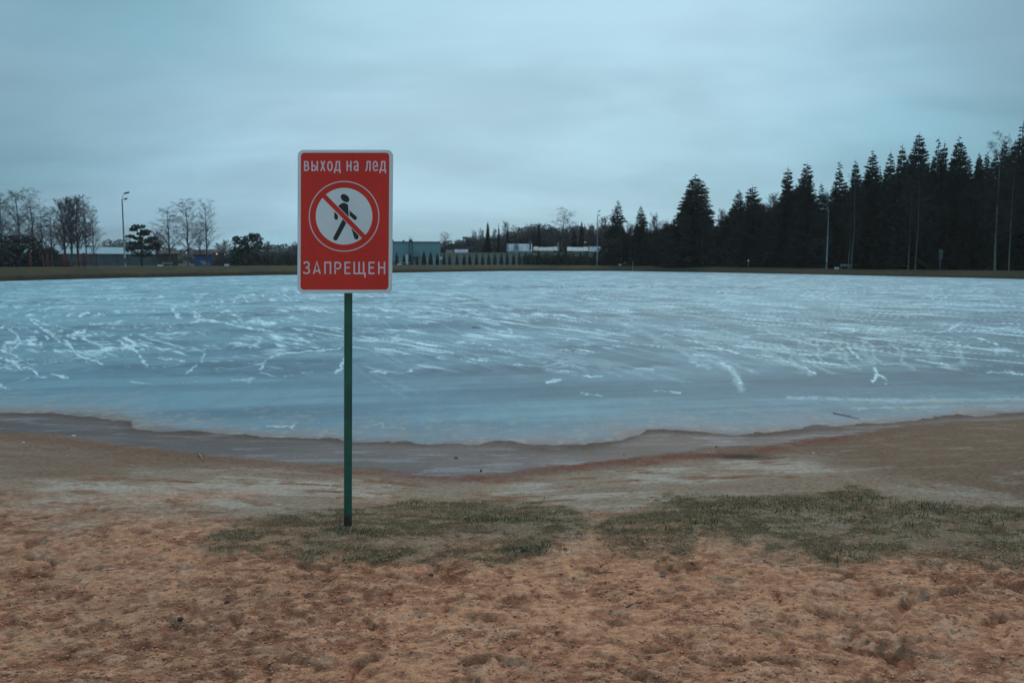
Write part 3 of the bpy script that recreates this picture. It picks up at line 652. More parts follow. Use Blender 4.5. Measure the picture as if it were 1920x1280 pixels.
def bare_mesh(seed, h=10.0, spread=0.30, droop=0.4, start=0.30, levels=4, thin=0.014, up=0.9, dens=1.0, mt=None, upr=0.0):
    """branches of a leafless tree as thin three-sided sticks and ribbons"""
    r = random.Random(seed); V = []; F = []
    def stick(a, b, ra, rb):
        d = [b[i] - a[i] for i in range(3)]; l = sqrt(sum(x * x for x in d)) + 1e-9
        if ra > 0.03:
            n = len(V); ax = (-d[1], d[0], 0); al = hypot(ax[0], ax[1]) + 1e-6; ax = (ax[0] / al, ax[1] / al, 0)
            bx = (d[1] * ax[2] - d[2] * ax[1], d[2] * ax[0] - d[0] * ax[2], d[0] * ax[1] - d[1] * ax[0]); bl = l
            bx = tuple(x / bl for x in bx)
            for p, q in ((a, ra), (b, rb)):
                for k in range(3):
                    c, s = cos(k * 2.094), sin(k * 2.094); V.append(tuple(p[i] + q * (ax[i] * c + bx[i] * s) for i in range(3)))
            for k in range(3): k2 = (k + 1) % 3; F.append((n + k, n + k2, n + 3 + k2, n + 3 + k))
        else:
            n = len(V); th = r.random() * 3.14; ox, oy = cos(th) * ra, sin(th) * ra
            V.extend(((a[0] - ox, a[1] - oy, a[2]), (a[0] + ox, a[1] + oy, a[2]), (b[0], b[1], b[2]))); F.append((n, n + 1, n + 2))
    def grow(p, d, ln, rad, lv):
        seg = 4 if lv < 3 else 3; q = p; dd = list(d)
        for i in range(seg):
            g = -droop * 0.35 * (lv - 1) / 3 + upr * 0.12
            dd[0] += r.uniform(-.16, .16); dd[1] += r.uniform(-.16, .16); dd[2] += r.uniform(-.10, .12) + g
            l = sqrt(sum(x * x for x in dd)); e = tuple(q[j] + dd[j] / l * ln / seg for j in range(3))
            stick(q, e, rad * (1 - i / seg * 0.5), rad * (1 - (i + 1) / seg * 0.5))
            if lv < levels:
                nn = max(1, int(dens * (2.2 if lv == 1 else 3.0)))
                for k in range(nn):
                    if lv == 1 and i == 0 and r.random() < 0.5: continue
                    az = r.random() * 6.28; tl = r.uniform(0.4, 0.95)
                    nx = dd[0] / l + cos(az) * tl; ny = dd[1] / l + sin(az) * tl; nz = dd[2] / l + r.uniform(-.35, .45) * tl
                    t = r.random(); s = tuple(q[j] + (e[j] - q[j]) * t for j in range(3))
                    grow(s, (nx, ny, nz), ln * r.uniform(0.34, 0.55), max(rad * 0.45, thin * (1.3 - 0.15 * lv)), lv + 1)
            q = e
    nb = int(20 * dens + 4)
    for k in range(nb):
        t = start + (0.99 - start) * (k + r.random() * 0.6) / nb
        az = k * 2.4 + r.uniform(-.5, .5); z = h * t
        ln = h * spread * (1.15 - 0.75 * (t - start) / (1 - start)) * r.uniform(0.7, 1.15) * (0.6 + 0.4 * min(1, (t - start) * 6 + 0.3))
        grow((0, 0, z), (cos(az) * 0.8, sin(az) * 0.8, up + r.uniform(-.2, .3)), ln, 0.05 * (1.1 - t) + thin, 1)
    me = bpy.data.meshes.new('bare_crown'); me.from_pydata(V, [], F); me.materials.append(mt or M_twig); return me
SPR = [spruce_mesh(1), spruce_mesh(2, n=400, gap=.3, rag=.4), spruce_mesh(3, n=600, w=2.2, pw=.62), spruce_mesh(4, n=420, gap=.15, droop=.55), spruce_mesh(5, n=540, rag=.4, pw=.65), spruce_mesh(6, n=640, w=2.4, pw=.68, rag=.3)]
SPT = trunk_mesh(9.4, 0.16, 0.03, M_bark, 3)
BIR = [bare_mesh(11, 10, 0.26, 0.8, 0.22, thin=0.011, dens=1.3), bare_mesh(12, 10, 0.24, 0.6, 0.26, thin=0.011, dens=1.3), bare_mesh(13, 10, 0.30, 1.0, 0.20, thin=0.011, dens=1.3),
       bare_mesh(14, 10, 0.24, 0.1, 0.24, thin=0.012, up=1.6, upr=0.6, dens=1.0), bare_mesh(15, 10, 0.34, 0.2, 0.30, thin=0.015, up=1.3, dens=1.15, upr=.3)]
BIRD = []
for b in BIR[:3]:
    c = b.copy(); c.materials.clear(); c.materials.append(M_twigd); BIRD.append(c)
BTB = [trunk_mesh(9.6, 0.13, 0.02, M_birch, 21, 0.12), trunk_mesh(9.6, 0.12, 0.02, M_birch, 22, 0.3)]
BTD = trunk_mesh(9.6, 0.12, 0.02, M_twigd, 23, 0.15)
EXT = {}
def tree(name, label, cat, group, px, r, ytop, width_px, crown, trunk, mw, mh=10.0, rz=None, base=None):
    r = max(r, topd(px, 0.8 if group == 'pale birch stems before the dark forest' else 3.0 + (px * 7 % 5)))
    if crown.name not in EXT:
        co = np.zeros(len(crown.vertices) * 3); crown.vertices.foreach_get('co', co); co = co.reshape(-1, 3)
        EXT[crown.name] = (float(np.percentile(co[:, 2], 99.95)), float(np.percentile(np.abs(co[:, 0]), 98.0)))
    mh = EXT[crown.name][0]
    if 'bare' in crown.name: mw = EXT[crown.name][1]
    x, y, z, az = spot(px, r)
    if base is not None: z = base
    zt = row_h(px, ytop, r); H_ = zt - z
    W = width_px / FPX * r
    sx = W / (2 * mw)
    o = empty(name, (x, y, z), rnd.random() * 6.28 if rz is None else rz, (sx, sx, H_ / mh))
    tag(o, label, cat, group)
    if trunk is not None: link('trunk', trunk, o)
    link('crown', crown, o)
    return o
ORD = ['first','second','third','fourth','fifth','sixth','seventh','eighth','ninth','tenth','eleventh','twelfth','thirteenth','fourteenth','fifteenth','sixteenth','seventeenth','eighteenth','nineteenth','twentieth',
       'twenty-first','twenty-second','twenty-third','twenty-fourth','twenty-fifth','twenty-sixth','twenty-seventh','twenty-eighth','twenty-ninth','thirtieth','thirty-first','thirty-second','thirty-third','thirty-fourth','thirty-fifth','thirty-sixth']

# right-hand forest: front spruces that make the skyline (px, top row, width px, distance, mesh)
GS = 'spruces along the front of the forest'
front = [
 (1157,377,42,172,1,'ragged slim spruce with sky gaps beside the lamp post'),
 (1200,388,34,176,3,'small pointed spruce standing between the ragged slim one and the big lone one'),
 (1300,330,82,165,5,'big broad spruce standing alone, widest cone before the forest'),
 (1382,357,46,160,0,'left tip of the pair of touching spruces right of the big lone one'),
 (1407,352,62,156,2,'right tip of the pair of touching spruces, slightly taller and broader'),
 (1472,317,52,150,4,'shorter left one of two close spruces left of the right lamp post'),
 (1507,309,54,148,2,'taller right one of two close spruces left of the right lamp post'),
 (1535,346,30,150,3,'small spruce tip in the notch above the right lamp head'),
 (1568,305,42,142,1,'spiky tiered spruce just right of the right lamp post'),
 (1597,303,40,140,4,'rounded narrow spruce behind the forked pale birch'),
 (1628,284,56,136,0,'spruce with a forked double tip, tall beside the forked birch'),
 (1661,288,44,134,3,'low shouldered spruce just right of the double tipped one'),
 (1682,275,46,132,4,'spruce left of the tall broad pointed one, slightly lower'),
 (1713,254,66,128,2,'tall broad sharply pointed spruce in the middle of the dark forest'),
 (1749,262,42,127,1,'thin topped spruce directly left of a layered pointed spruce'),
 (1760,270,38,126,4,'spruce tip squeezed against the thin topped spruce'),
 (1786,260,58,124,5,'layered pointed spruce left of the low dip in the skyline'),
 (1807,298,34,122,3,'low spruce tip on the left side of the skyline dip'),
 (1825,292,40,121,0,'low spruce tip on the right side of the skyline dip'),
 (1903,231,60,112,1,'tallest spruce in view, near the right picture edge'),
 (1930,236,70,110,5,'dark spruce cut by the right picture edge'),
]
for i, (px, yt, wd, r, m, lab) in enumerate(front):
    tree('spruce_tree', lab, 'spruce', GS, px, r, yt, wd * 1.5, SPR[m], SPT, 2.2 if m in (2,) else (2.4 if m == 5 else 2.0))
# second rank filling between the tips
k = 0
prof_x = [1140,1180,1215,1240,1270,1330,1350,1370,1430,1450,1490,1530,1550,1590,1620,1650,1700,1750,1800,1850,1880,1920,2100]
prof_y = [425,420,418,420,415,418,405,385,385,375,345,370,352,335,318,305,298,290,305,285,262,255,245]
px = 1146
while px < 2080:
    yt = np.interp(px, prof_x, prof_y) + rnd.uniform(-6, 20); r = np.interp(px, [1140, 1920], [182, 124]) + rnd.uniform(0, 10)
    tree('spruce_tree', 'dark spruce of the second rank, filling between the skyline spruces of the forest', 'spruce', 'second rank spruces of the forest', px, r, yt, rnd.uniform(52, 80), SPR[rnd.randrange(6)], SPT, 2.1)
    px += rnd.uniform(13, 20)

def lod_forest(name, spec, m, seed, label=None):
    """a wood that reads as one mass: many rough cones and twig fans joined in one mesh"""
    r = random.Random(seed); V = []; F = []
    for (px, dist, yt, wpx, kind) in spec:
        dist = max(dist, topd(px, 3.5) + (px * 13 % 7))
        x, y, z, az = spot(px, dist); top = row_h(px, yt, dist); H_ = max(top - z, 1.0); W = wpx / FPX * dist / 2
        n = 210 if kind != 2 else 150
        for i in range(n):
            t = r.random() ** 0.9; a = r.random() * 6.283
            if kind == 0: rad = W * (1 - t) ** 0.8 * (0.35 + 0.65 * r.random() ** 0.5)
            else: rad = W * (0.45 + 0.75 * sin(pi * min(1, t * 0.8 + 0.15))) * r.random() ** 0.5
            cx, cy, cz = x + cos(a) * rad, y + sin(a) * rad, z + H_ * t * 0.97
            s = (0.10 + 0.5 * W * (1 - t) * 0.5) * r.uniform(0.6, 1.3) if kind == 0 else W * r.uniform(0.08, 0.20)
            nn = len(V)
            if kind == 2:      # upright fine twigs
                V.extend(((cx - 0.03, cy, cz - s * 2.2), (cx + 0.03, cy, cz - s * 2.2), (cx + r.uniform(-.4, .4) * s, cy, min(cz + s * 2.2, z + H_)))); F.append((nn, nn + 1, nn + 2)); continue
            V.extend(((cx, cy, cz + s * 0.5), (cx + cos(a) * s * 2, cy + sin(a) * s * 2, cz - s * 0.5), (cx - sin(a) * s * 1.2, cy + cos(a) * s * 1.2, cz - s * 0.9), (cx + sin(a) * s * 1.2, cy - cos(a) * s * 1.2, cz - s * 0.4)))
            F.extend(((nn, nn + 1, nn + 2), (nn, nn + 3, nn + 1)))
        nn = len(V); V.extend(((x, y, z + H_ * 0.88), (x - .04, y, z + H_), (x + .04, y, z + H_))); F.append((nn, nn + 1, nn + 2))
    me = bpy.data.meshes.new(name); me.from_pydata(V, [], F); me.materials.append(m)
    return tag(link(name, me), kind='stuff')
sp = []
r_ = random.Random(5)
for d0 in (0, 12, 24):                                  # depths of the forest behind the ranks
    px = 1150.0
    while px < 2150:
        sp.append((px, np.interp(px, [1140, 1920], [192, 138]) + d0 + r_.uniform(-4, 4), np.interp(px, prof_x, prof_y) + r_.uniform(2, 22) + (0 if d0 else 10), r_.uniform(60, 90), 0)); px += r_.uniform(14, 20)
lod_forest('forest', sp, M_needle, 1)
sp = []
px = 1142.0
while px < 2150:                                        # low brush under the first trees
    sp.append((px, np.interp(px, [1140, 1920], [178, 118]) + r_.uniform(-3, 9), r_.uniform(440, 472), r_.uniform(24, 44), 1)); px += r_.uniform(4, 7)
lod_forest('undergrowth', sp, M_shrub, 2)
sp = []
px = 836.0
pmx = [830,845,860,870,900,930,960,980,1000,1030,1060,1090,1110,1150]; pmy = [455,452,449,446,443,440,434,427,418,421,425,421,423,420]
while px < 1165:
    for d0 in (0, 18):
        sp.append((px + r_.uniform(-4, 4), 232 + d0 + r_.uniform(-4, 4), np.interp(px, pmx, pmy) + r_.uniform(-3, 8), r_.uniform(14, 26), r_.choice((0, 1, 1, 2)))); 
        sp.append((px + r_.uniform(-4, 4), 228 + d0, np.interp(px, pmx, pmy) + r_.uniform(8, 26), r_.uniform(16, 28), 1))
    px += r_.uniform(2.2, 4)
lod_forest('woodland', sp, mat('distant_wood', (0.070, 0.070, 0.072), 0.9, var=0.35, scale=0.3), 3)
sp = []
px = -700.0
while px < 850:                                         # far tree line behind the halls
    yt = 463 + 4 * sin(px * 0.02) - (10 if 190 < px < 300 else 0) + r_.uniform(-3, 5)
    sp.append((px, 420 + r_.uniform(-20, 20), yt, r_.uniform(10, 26), r_.choice((0, 1, 1)))); sp.append((px + 2, 400, yt + 12, 26, 1)); px += r_.uniform(4, 6.5)
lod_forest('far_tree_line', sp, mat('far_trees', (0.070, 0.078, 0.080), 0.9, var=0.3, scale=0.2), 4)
sp = []
px = -120.0
while px < 110:                                         # brush under the left birches
    sp.append((px, 100 + r_.uniform(0, 12), np.interp(px, [-120, 20, 60, 110], [415, 440, 448, 472]) + r_.uniform(-10, 26), r_.uniform(26, 50), r_.choice((1, 2, 2)))); px += r_.uniform(5, 9)
lod_forest('thicket', sp, mat('thicket_twigs', (0.085, 0.080, 0.082), 0.9, var=0.4, scale=1), 6)

# bare trees
GB = 'leafless birches'
def bare(px, r, yt, wd, m, lab, dark=False, group=GB, tr=None, cat='birch', name='birch_tree'):
    cm = BIRD[m] if dark else BIR[m]
    mw = (2.9, 2.6, 3.3, 1.9, 3.0)[m]
    return tree(name, lab, cat, group, px, r, yt, wd, cm, tr or BTD, mw)
for a in [
 (-22,104,372,70,0,'bare birch crown cut by the left picture edge',True), (8,100,362,70,2,'dark bare birch just inside the left picture edge',True),
 (36,103,350,78,0,'tallest crown of the dense bare birch clump on the left',True), (62,107,352,64,1,'bare birch with the pointed top right of the tallest crown in the clump',True),
 (82,102,392,52,2,'low bare birch on the right side of the dense clump',True), (99,100,384,46,0,'drooping bare birch closing the dense clump on its right',True),
 (120,118,372,44,3,'thin upright bare tree with forked stems right of the dense clump'), (134,122,368,40,3,'second thin upright bare tree beside the red posts'),
 (150,116,364,46,3,'thin upright bare tree with the highest twigs above the long hall'), (163,112,366,44,1,'bare birch with dark stem near the right end of the red posts'), (176,114,386,34,2,'drooping bare birch nearest to the left lamp post'),
 (318,150,384,58,0,'left one of three bare birches beside the blue shed'), (352,148,371,58,2,'middle one of three bare birches beside the blue shed'), (388,150,372,48,1,'right one of three bare birches, rising over the blue shed'),
 (377,158,420,36,1,'small bare birch in front of the blue shed roof'), (296,170,430,30,4,'small faint bare tree right of the round pine'),
 (424,230,448,26,4,'small distant bare tree left of the dark round pine'), (409,240,455,20,3,'tiny distant bare tree left of the round pine'),
 (503,220,452,22,3,'small pointed bare tree right of the dark round pine'), (556,215,452,26,4,'small bare tree seen beside the left edge of the sign')]:
    bare(*a)
BB = 'bare trees above the middle wood'
for a in [(835,228,434,30,2,'purplish bare tree at the right end of the green hall'), (889,236,430,16,4,'bare crown left of the slim dark spruce above the wood'), (903,238,427,18,4,'bare crown touching the slim dark spruce from the left'),
          (928,238,428,14,3,'faint bare crown between two slim spruces'), (948,236,414,18,3,'taller bare crown behind the second slim spruce'), (967,232,421,26,4,'round bare crown above the white shed'),
          (992,226,418,24,1,'brown bare crown at the left shoulder of the middle wood'), (1012,226,420,26,0,'wide bare crown in the middle wood above the dark roof'), (1034,222,422,24,4,'bare crown left of the tall white stemmed birch'),
          (1108,214,418,24,4,'bare crown left of the middle lamp post'), (1133,212,404,26,3,'tall faint bare tree right of the middle lamp post'), (1180,190,415,26,4,'bare crown between the two slim spruces'),
          (1226,186,398,30,4,'round bare crown left of the big lone spruce'), (1246,184,412,26,4,'low bare crown close to the big lone spruce'), (1256,182,408,24,1,'bare crown touching the big lone spruce from the left'),
          (1351,178,390,22,3,'small upright bare tree right of the big lone spruce'), (1438,168,376,36,2,'purplish bare tree between the spruce pair and the close pair',False), (1447,164,360,30,3,'tall thin bare tree left of the close pair of spruces'), (1543,158,352,24,4,'bare twigs behind the right lamp head')]:
    bare(*a, group=BB) if len(a) == 6 else bare(*a[:6], dark=a[6], group=BB)
o = bare(1059, 176, 388, 58, 1, 'tall lone bare birch with a whitish stem left of the green roof', group=None, tr=BTB[1])
# pale stemmed birches at the forest front
GP = 'pale birch stems before the dark forest'
DK = []
for c in BIR[:4]:
    c = c.copy(); c.materials.clear(); c.materials.append(M_shrub); DK.append(c)
for px, r, yt, wd, m, tr, lab in [(1596,119,312,34,1,1,'forked pale birch just right of the bench and right lamp'), (1703,116,330,30,0,0,'left one of the two pale birch stems mid forest'), (1716,115,300,34,2,1,'right leaning one of the two pale birch stems mid forest'),
    (1866,107,247,74,2,0,'drooping tall birch with thin crown near the right edge'), (1892,106,290,36,1,0,'straight pale birch stem nearest the right edge'), (1590,121,400,20,3,1,'thin short birch stem left of the forked pale birch'), (1166,160,430,20,3,0,'thin pale birch stem beneath the ragged slim spruce'), (1318,152,420,22,3,1,'leaning thin pale stem in front of the big lone spruce')]:
    o = tree('birch_tree', lab, 'birch', GP, px, topd(px, .8), yt, wd, DK[m], BTB[tr], (2.9, 2.6, 3.3, 1.9)[m])
# slim spruces above the middle wood
GM = 'slim spruces above the middle wood'
for px, r, yt, wd, m, lab in [(914.5,222,416,15,5,'slim dark spruce, leftmost and tallest above the middle wood'), (935,224,420,10,3,'thinnest slim spruce above the middle wood'), (952,222,425,14,0,'squat slim spruce left of the white shed roof'),
    (1010,220,419,12,2,'spruce tip hidden among bare crowns of the middle wood'), (1090,214,414,20,0,'pointed spruce tip between green roof and middle lamp post'), (1076,216,428,20,2,'low spruce tip above the green roof'), (877,230,446,12,2,'low spruce tip at the left end of the middle wood')]:
    tree('spruce_tree', lab, 'spruce', GM, px, r, yt, wd, SPR[m], SPT, 2.1)
# pines with cushioned crowns
def pine(px, r, ytop, wd, blobs, lab, trunk_top, seed):
    x, y, z, az = spot(px, r); o = empty('pine_tree', (x, y, z)); tag(o, lab, 'pine')
    rr = random.Random(seed); V = []; F = []; k = r / FPX
    c, s = cos(-az), sin(-az)
    for (bx, by, bw, bh) in blobs:                      # px offsets of foliage cushions
        zc = row_h(px, by, r) - z; xc = (bx - px) * k; yc = rr.uniform(-0.4, 0.4) * bw * k
        for i in range(int(60 + bw * 9)):
            a = rr.random() * 6.283; q = rr.random() ** 0.5; e = rr.uniform(-1, 1)
            p = (xc + cos(a) * q * bw * k, yc + sin(a) * q * bw * k, zc + e * bh * k * sqrt(1 - q * q * 0.8))
            t = rr.uniform(0.10, 0.30); n = len(V)
            b = rr.random() * 6.283
            V.extend(((p[0], p[1], p[2] + t), (p[0] + cos(b) * t * 1.4, p[1] + sin(b) * t, p[2] + rr.uniform(-.5, .3) * t), (p[0] - sin(b) * t * 1.2, p[1] + cos(b) * t, p[2] - t * 0.4))); F.append((n, n + 1, n + 2))
    V = [(a * cos(-az) - b * sin(-az), a * sin(-az) + b * cos(-az), q) for a, b, q in V]
    me = bpy.data.meshes.new('crown'); me.from_pydata(V, [], F); me.materials.append(M_pine); link('crown', me, o)
    mb = MB(); ht = row_h(px, trunk_top, r) - z
    mb.tube([(0, 0, -0.5), (0.1, 0, ht * .5), (0, 0, ht)], [0.2, 0.14, 0.06], 7)
    for (bx, by, bw, bh) in blobs:
        zc = row_h(px, by, r) - z; xc = (bx - px) * k
        mb.tube([(0, 0, max(0.4, zc - abs(xc) * 0.5 - 0.4)), (xc * 0.6 * cos(az), -xc * 0.6 * sin(az), zc - 0.1), (xc * cos(az), -xc * sin(az), zc)], [0.07, 0.05, 0.03], 5)
    mb.build('trunk', M_bark, o)
pine(266, 165, 422, 50, [(263,426,12,4),(254,431,7,3),(275,434,9,3),(270,439,12,3.5),(249,444,8,3),(262,447,9,3),(287,447,9,3),(276,453,15,4.5),(254,457,13,4),(293,458,7,3.5),(262,464,16,5),(284,466,15,5),(246,468,9,5),(268,476,20,6)], 'round topped pine with layered cushions above the long hall roof', 424, 1)
pine(466, 168, 438, 70, [(478,442,11,5),(468,448,14,6),(484,450,10,7),(446,448,6,5),(450,455,12,6),(470,458,20,8),(486,460,9,8),(456,466,18,8),(476,470,20,9),(445,474,12,8),(462,482,24,9),(484,484,12,8),(444,487,12,7)], 'dense dark dome shaped pine left of the sign', 442, 2)

# thuja row
def thuja_mesh(seed):
    r = random.Random(seed); bm = bmesh.new()
    bmesh.ops.create_cone(bm, cap_ends=True, segments=12, radius1=0.5, radius2=0.03, depth=1.0)
    bmesh.ops.subdivide_edges(bm, edges=[e for e in bm.edges if abs(e.verts[0].co.z - e.verts[1].co.z) > .5], cuts=7)
    for v in bm.verts:
        t = v.co.z + 0.5; rr = 0.5 * (0.86 + 0.25 * sin(min(t * 2.6, 1.57))) * (1 - t ** 1.7) + 0.03
        l = hypot(v.co.x, v.co.y)
        if l > 1e-4:
            q = rr * r.uniform(0.88, 1.1) / l; v.co.x *= q; v.co.y *= q
        v.co.z = t + r.uniform(-.02, .02)
    V = [tuple(v.co) for v in bm.verts]; bm.verts.index_update(); F = [tuple(v.index for v in f.verts) for f in bm.faces]; bm.free()
    for i in range(260):                                # sprays of foliage standing off the body
        t = r.random() ** 1.2; a = r.random() * 6.283; rr = 0.5 * (0.86 + 0.25 * sin(min(t * 2.6, 1.57))) * (1 - t ** 1.7) + 0.02
        n = len(V); s = 0.05
        V += [(cos(a) * rr * .9, sin(a) * rr * .9, t), (cos(a + .15) * rr, sin(a + .15) * rr, t - .02), (cos(a) * (rr + s), sin(a) * (rr + s), t + s * r.uniform(.3, 1.3))]; F.append((n, n + 1, n + 2))
    me = bpy.data.meshes.new('thuja'); me.from_pydata(V, [], F); me.materials.append(M_thuja); return me
TH = [thuja_mesh(i) for i in range(4)]
tl = [(734,474,8),(744,473,8.5),(757.5,477,7.5),(769.5,474,8),(782,480,6),(795,470,9.5),(807.5,471.5,9),(820,474,7.5),(832.5,473,7.5),(843,476,7.5),(857,476,7),(870.5,477,7.5),(881,476,7),(893.5,474.5,7.5),(905,476,7.5),(916.5,474.5,7.5),(928,475,7.5),(940,474.5,8),(951,472.5,7),(963,475.5,7.5),(974,473,7.5),(985.5,471.5,9),(997,474,10),(1010,470,11),(1023,477,10),(1035,475,8),(1047,470,12),(1060,468,13),(1075,474,12),(1088,470,10),(1100,472,12),(1116,470,12),(1129,474,11)]
for i, (px, yt, wd) in enumerate(tl):
    r = 186; x, y, z, az = spot(px, r); h = row_h(px, yt, r) - z; wm = wd / FPX * r
    o = link('thuja', TH[i % 4]); o.location = (x, y, z - 0.05); o.scale = (wm * 0.94, wm * 0.94, h + .05); o.rotation_euler.z = rnd.random() * 6
    tag(o, 'dark conical thuja, %s from the left in the clipped row across the ice' % ORD[i], 'thuja', 'row of clipped thujas before the pale wall')
for i, px in enumerate([446, 510, 522, 541, 553]):
    r = 182; x, y, z, az = spot(px, r); yt = (478, 480, 482, 470, 476)[i]
    o = link('thuja', TH[i % 4]); o.location = (x, y, z - .05); o.scale = (0.8, 0.8, row_h(px, yt, r) - z + .05)
    tag(o, 'small dark thuja left of the sign, %s from the left' % ORD[i], 'thuja', 'small thujas before the low fence left of the sign')
sp = []
px = 985.0
while px < 1150:
    sp.append((px, 183 + r_.uniform(-1, 3), r_.uniform(474, 482), r_.uniform(10, 16), 1)); px += r_.uniform(3, 5)
lod_forest('hedge', sp, M_thuja, 8)
sp = []
px = 404.0
while px < 562:
    sp.append((px, 190 + r_.uniform(-1, 3), r_.uniform(470, 484), r_.uniform(10, 18), r_.choice((1, 2)))); px += r_.uniform(2.2, 4)
lod_forest('scrub', sp, mat('scrub_twigs', (0.070, 0.062, 0.060), 0.9, var=0.4, scale=1), 9)

# ------------------------------------------------------------------ buildings, walls, poles (local x along the front, y away from the lake)
def site(name, px, r, label, cat, group=None, turn=0.0):
    x, y, z, az = spot(px, r); o = empty(name, (x, y, z), -az + turn); tag(o, label, cat, group); return o, z
def mpp(r): return r / FPX
def hz(px, py, r, z0): return row_h(px, py, r) - z0
M_roofb = mat('pale_blue_metal_roof', (0.30, 0.40, 0.46), 0.5, var=0.06, scale=0.6)
M_wallg = mat('weathered_grey_panel', (0.105, 0.130, 0.150), 0.85, var=0.25, scale=0.8, sc3=(1, 1, .5))
M_wallbr = mat('brown_boards', (0.060, 0.050, 0.048), 0.85, var=0.25, scale=1.5)
M_teal = mat('teal_cladding', (0.20, 0.36, 0.40), 0.6, var=0.05, scale=0.5)
M_tealt = mat('teal_trim', (0.09, 0.15, 0.18), 0.6, var=0.1)
M_plinth = mat('pale_plinth', (0.33, 0.42, 0.48), 0.8, var=0.12, scale=0.7)
M_wallw = mat('pale_rendered_wall', (0.26, 0.26, 0.235), 0.85, var=0.12, scale=0.5)
M_dark = mat('dark_metal', (0.035, 0.045, 0.05), 0.6)
M_steel = mat('galvanised_steel', (0.26, 0.31, 0.34), 0.45, metal=0.3, var=0.1, scale=3)
M_white = mat('white_paint', (0.82, 0.82, 0.82), 0.6, var=0.04)
M_cream = mat('cream_boards', (0.66, 0.64, 0.52), 0.7, var=0.08)
M_blue = mat('blue_painted_boards', (0.035, 0.11, 0.27), 0.6, var=0.15, scale=2)
M_redp = mat('red_paint_far', (0.15, 0.035, 0.025), 0.7, var=0.2, scale=3)
M_greenr = mat('green_roof_sheet', (0.030, 0.055, 0.050), 0.6, var=0.1)
M_shed = mat('whitish_shed_sheet', (0.31, 0.40, 0.44), 0.6, var=0.15, scale=0.7)
M_glass = mat('dark_window', (0.03, 0.04, 0.05), 0.15, var=0.1)
def hall(px0, px1, r, y_eave, y_ridge, depth, name, label, wallm, roofm, panel=3.0, cat='hall', plinth=None):
    pc = (px0 + px1) / 2; o, z0 = site(name, pc, r, label, cat); W = (px1 - px0) * mpp(r); he = hz(pc, y_eave, r, z0); hr = hz(pc, y_ridge, r + depth / 2, z0)
    n = max(1, int(W / panel)); pw = W / n; shared = None
    for i in range(n):
        if shared is None:
            mb = MB(); mb.box(-pw / 2 + 0.03, pw / 2 - 0.03, -0.04, 0.08, -0.8, he); shared = mb.mesh('wall_panel', wallm)
        p = link('wall_panel', shared, o); p.location = (-W / 2 + pw * (i + .5), 0, 0)
    mb = MB(); mb.box(-W / 2, W / 2, 0.09, depth, -0.8, he - 0.02); 
    mb.poly([(-W / 2, 0.1, he), (-W / 2, depth, he), (-W / 2, depth / 2, hr)]); mb.poly([(W / 2, 0.1, he), (W / 2, depth / 2, hr), (W / 2, depth, he)])
    mb.build('wall', wallm, o)
    mb = MB(); s = -0.45
    for a, b in (((s, he - 0.06), (depth / 2, hr)), ((depth - s, he - 0.06), (depth / 2, hr))):
        mb.poly([(-W / 2 - .3, a[0], a[1]), (W / 2 + .3, a[0], a[1]), (W / 2 + .3, b[0], b[1]), (-W / 2 - .3, b[0], b[1])])
        mb.poly([(-W / 2 - .3, a[0], a[1] - .12), (-W / 2 - .3, b[0], b[1] - .12), (W / 2 + .3, b[0], b[1] - .12), (W / 2 + .3, a[0], a[1] - .12)])
        mb.poly([(-W / 2 - .3, a[0], a[1] - .12), (W / 2 + .3, a[0], a[1] - .12), (W / 2 + .3, a[0], a[1]), (-W / 2 - .3, a[0], a[1])])
    rf = mb.build('roof', roofm, o)
    mb = MB()
    for i in range(int(W / 0.9)):
        x = -W / 2 + i * 0.9
        mb.obox((x, (s + depth / 2) / 2, (he - .06 + hr) / 2 + .02), (.02, 0, 0), (0, (depth / 2 - s) / 2, (hr - he + .06) / 2), (0, 0, .02))
    mb.build('seam', roofm, rf)
    return o, z0, W, he, hr
hall(66, 296, 190, 475, 463.5, 16, 'long_hall', 'long low grey hall with a pale blue metal roof behind the birches', M_wallg, M_roofb, 2.4)
hall(297, 332, 196, 475, 469, 8, 'brown_hall', 'brown low building joined to the right end of the grey hall', M_wallbr, M_wallbr, 1.4)
hall(-160, 40, 200, 476, 468, 14, 'grey_building', 'grey low building glimpsed behind the dense birches at the left edge', M_wallg, M_wallbr, 2.4)
# blue shed
o, z0, W, he, hr = hall(366, 397, 172, 476, 468, 4, 'blue_shed', 'small bright blue shed with a dark brown roof behind the three birches', M_blue, M_wallbr, 0.9, 'shed')
# far green hall with roof gear
r = 214; pc = 730; px0, px1 = 634, 825
o, z0 = site('green_hall', pc, r, 'flat roofed teal green industrial hall right of the sign', 'hall'); m_ = mpp(r); W = (px1 - px0) * m_
ht = hz(pc, 455, r, z0); hb = hz(pc, 481, r, z0); hp = hz(pc, 452.5, r, z0)
mb = MB(); mb.box(-W / 2, W / 2, 0.1, 14, -.8, ht - .05); mb.build('wall', M_teal, o)
n = 22; mb = MB(); mb.box(-W / n / 2 + .02, W / n / 2 - .02, 0, .09, hb + .02, ht - .03); sh = mb.mesh('cladding_panel', M_teal)
mb = MB(); mb.box(-W / n / 2 + .02, W / n / 2 - .02, -.03, .09, -.8, hb - .08); sh2 = mb.mesh('plinth_panel', M_plinth)
for i in range(n):
    for s in (sh, sh2):
        p = link(s.name.split('.')[0], s, o); p.location.x = -W / 2 + W / n * (i + .5)
mb = MB(); mb.box(-W / 2 - .1, W / 2 + .1, -.12, 14.1, ht, hp); mb.build('parapet', M_tealt, o)
mb = MB(); mb.box(-W / 2, W / 2, -.06, .09, hb - .07, hb + .01); mb.build('band', M_tealt, o)
X = lambda px: (px - pc) * m_
mb = MB()
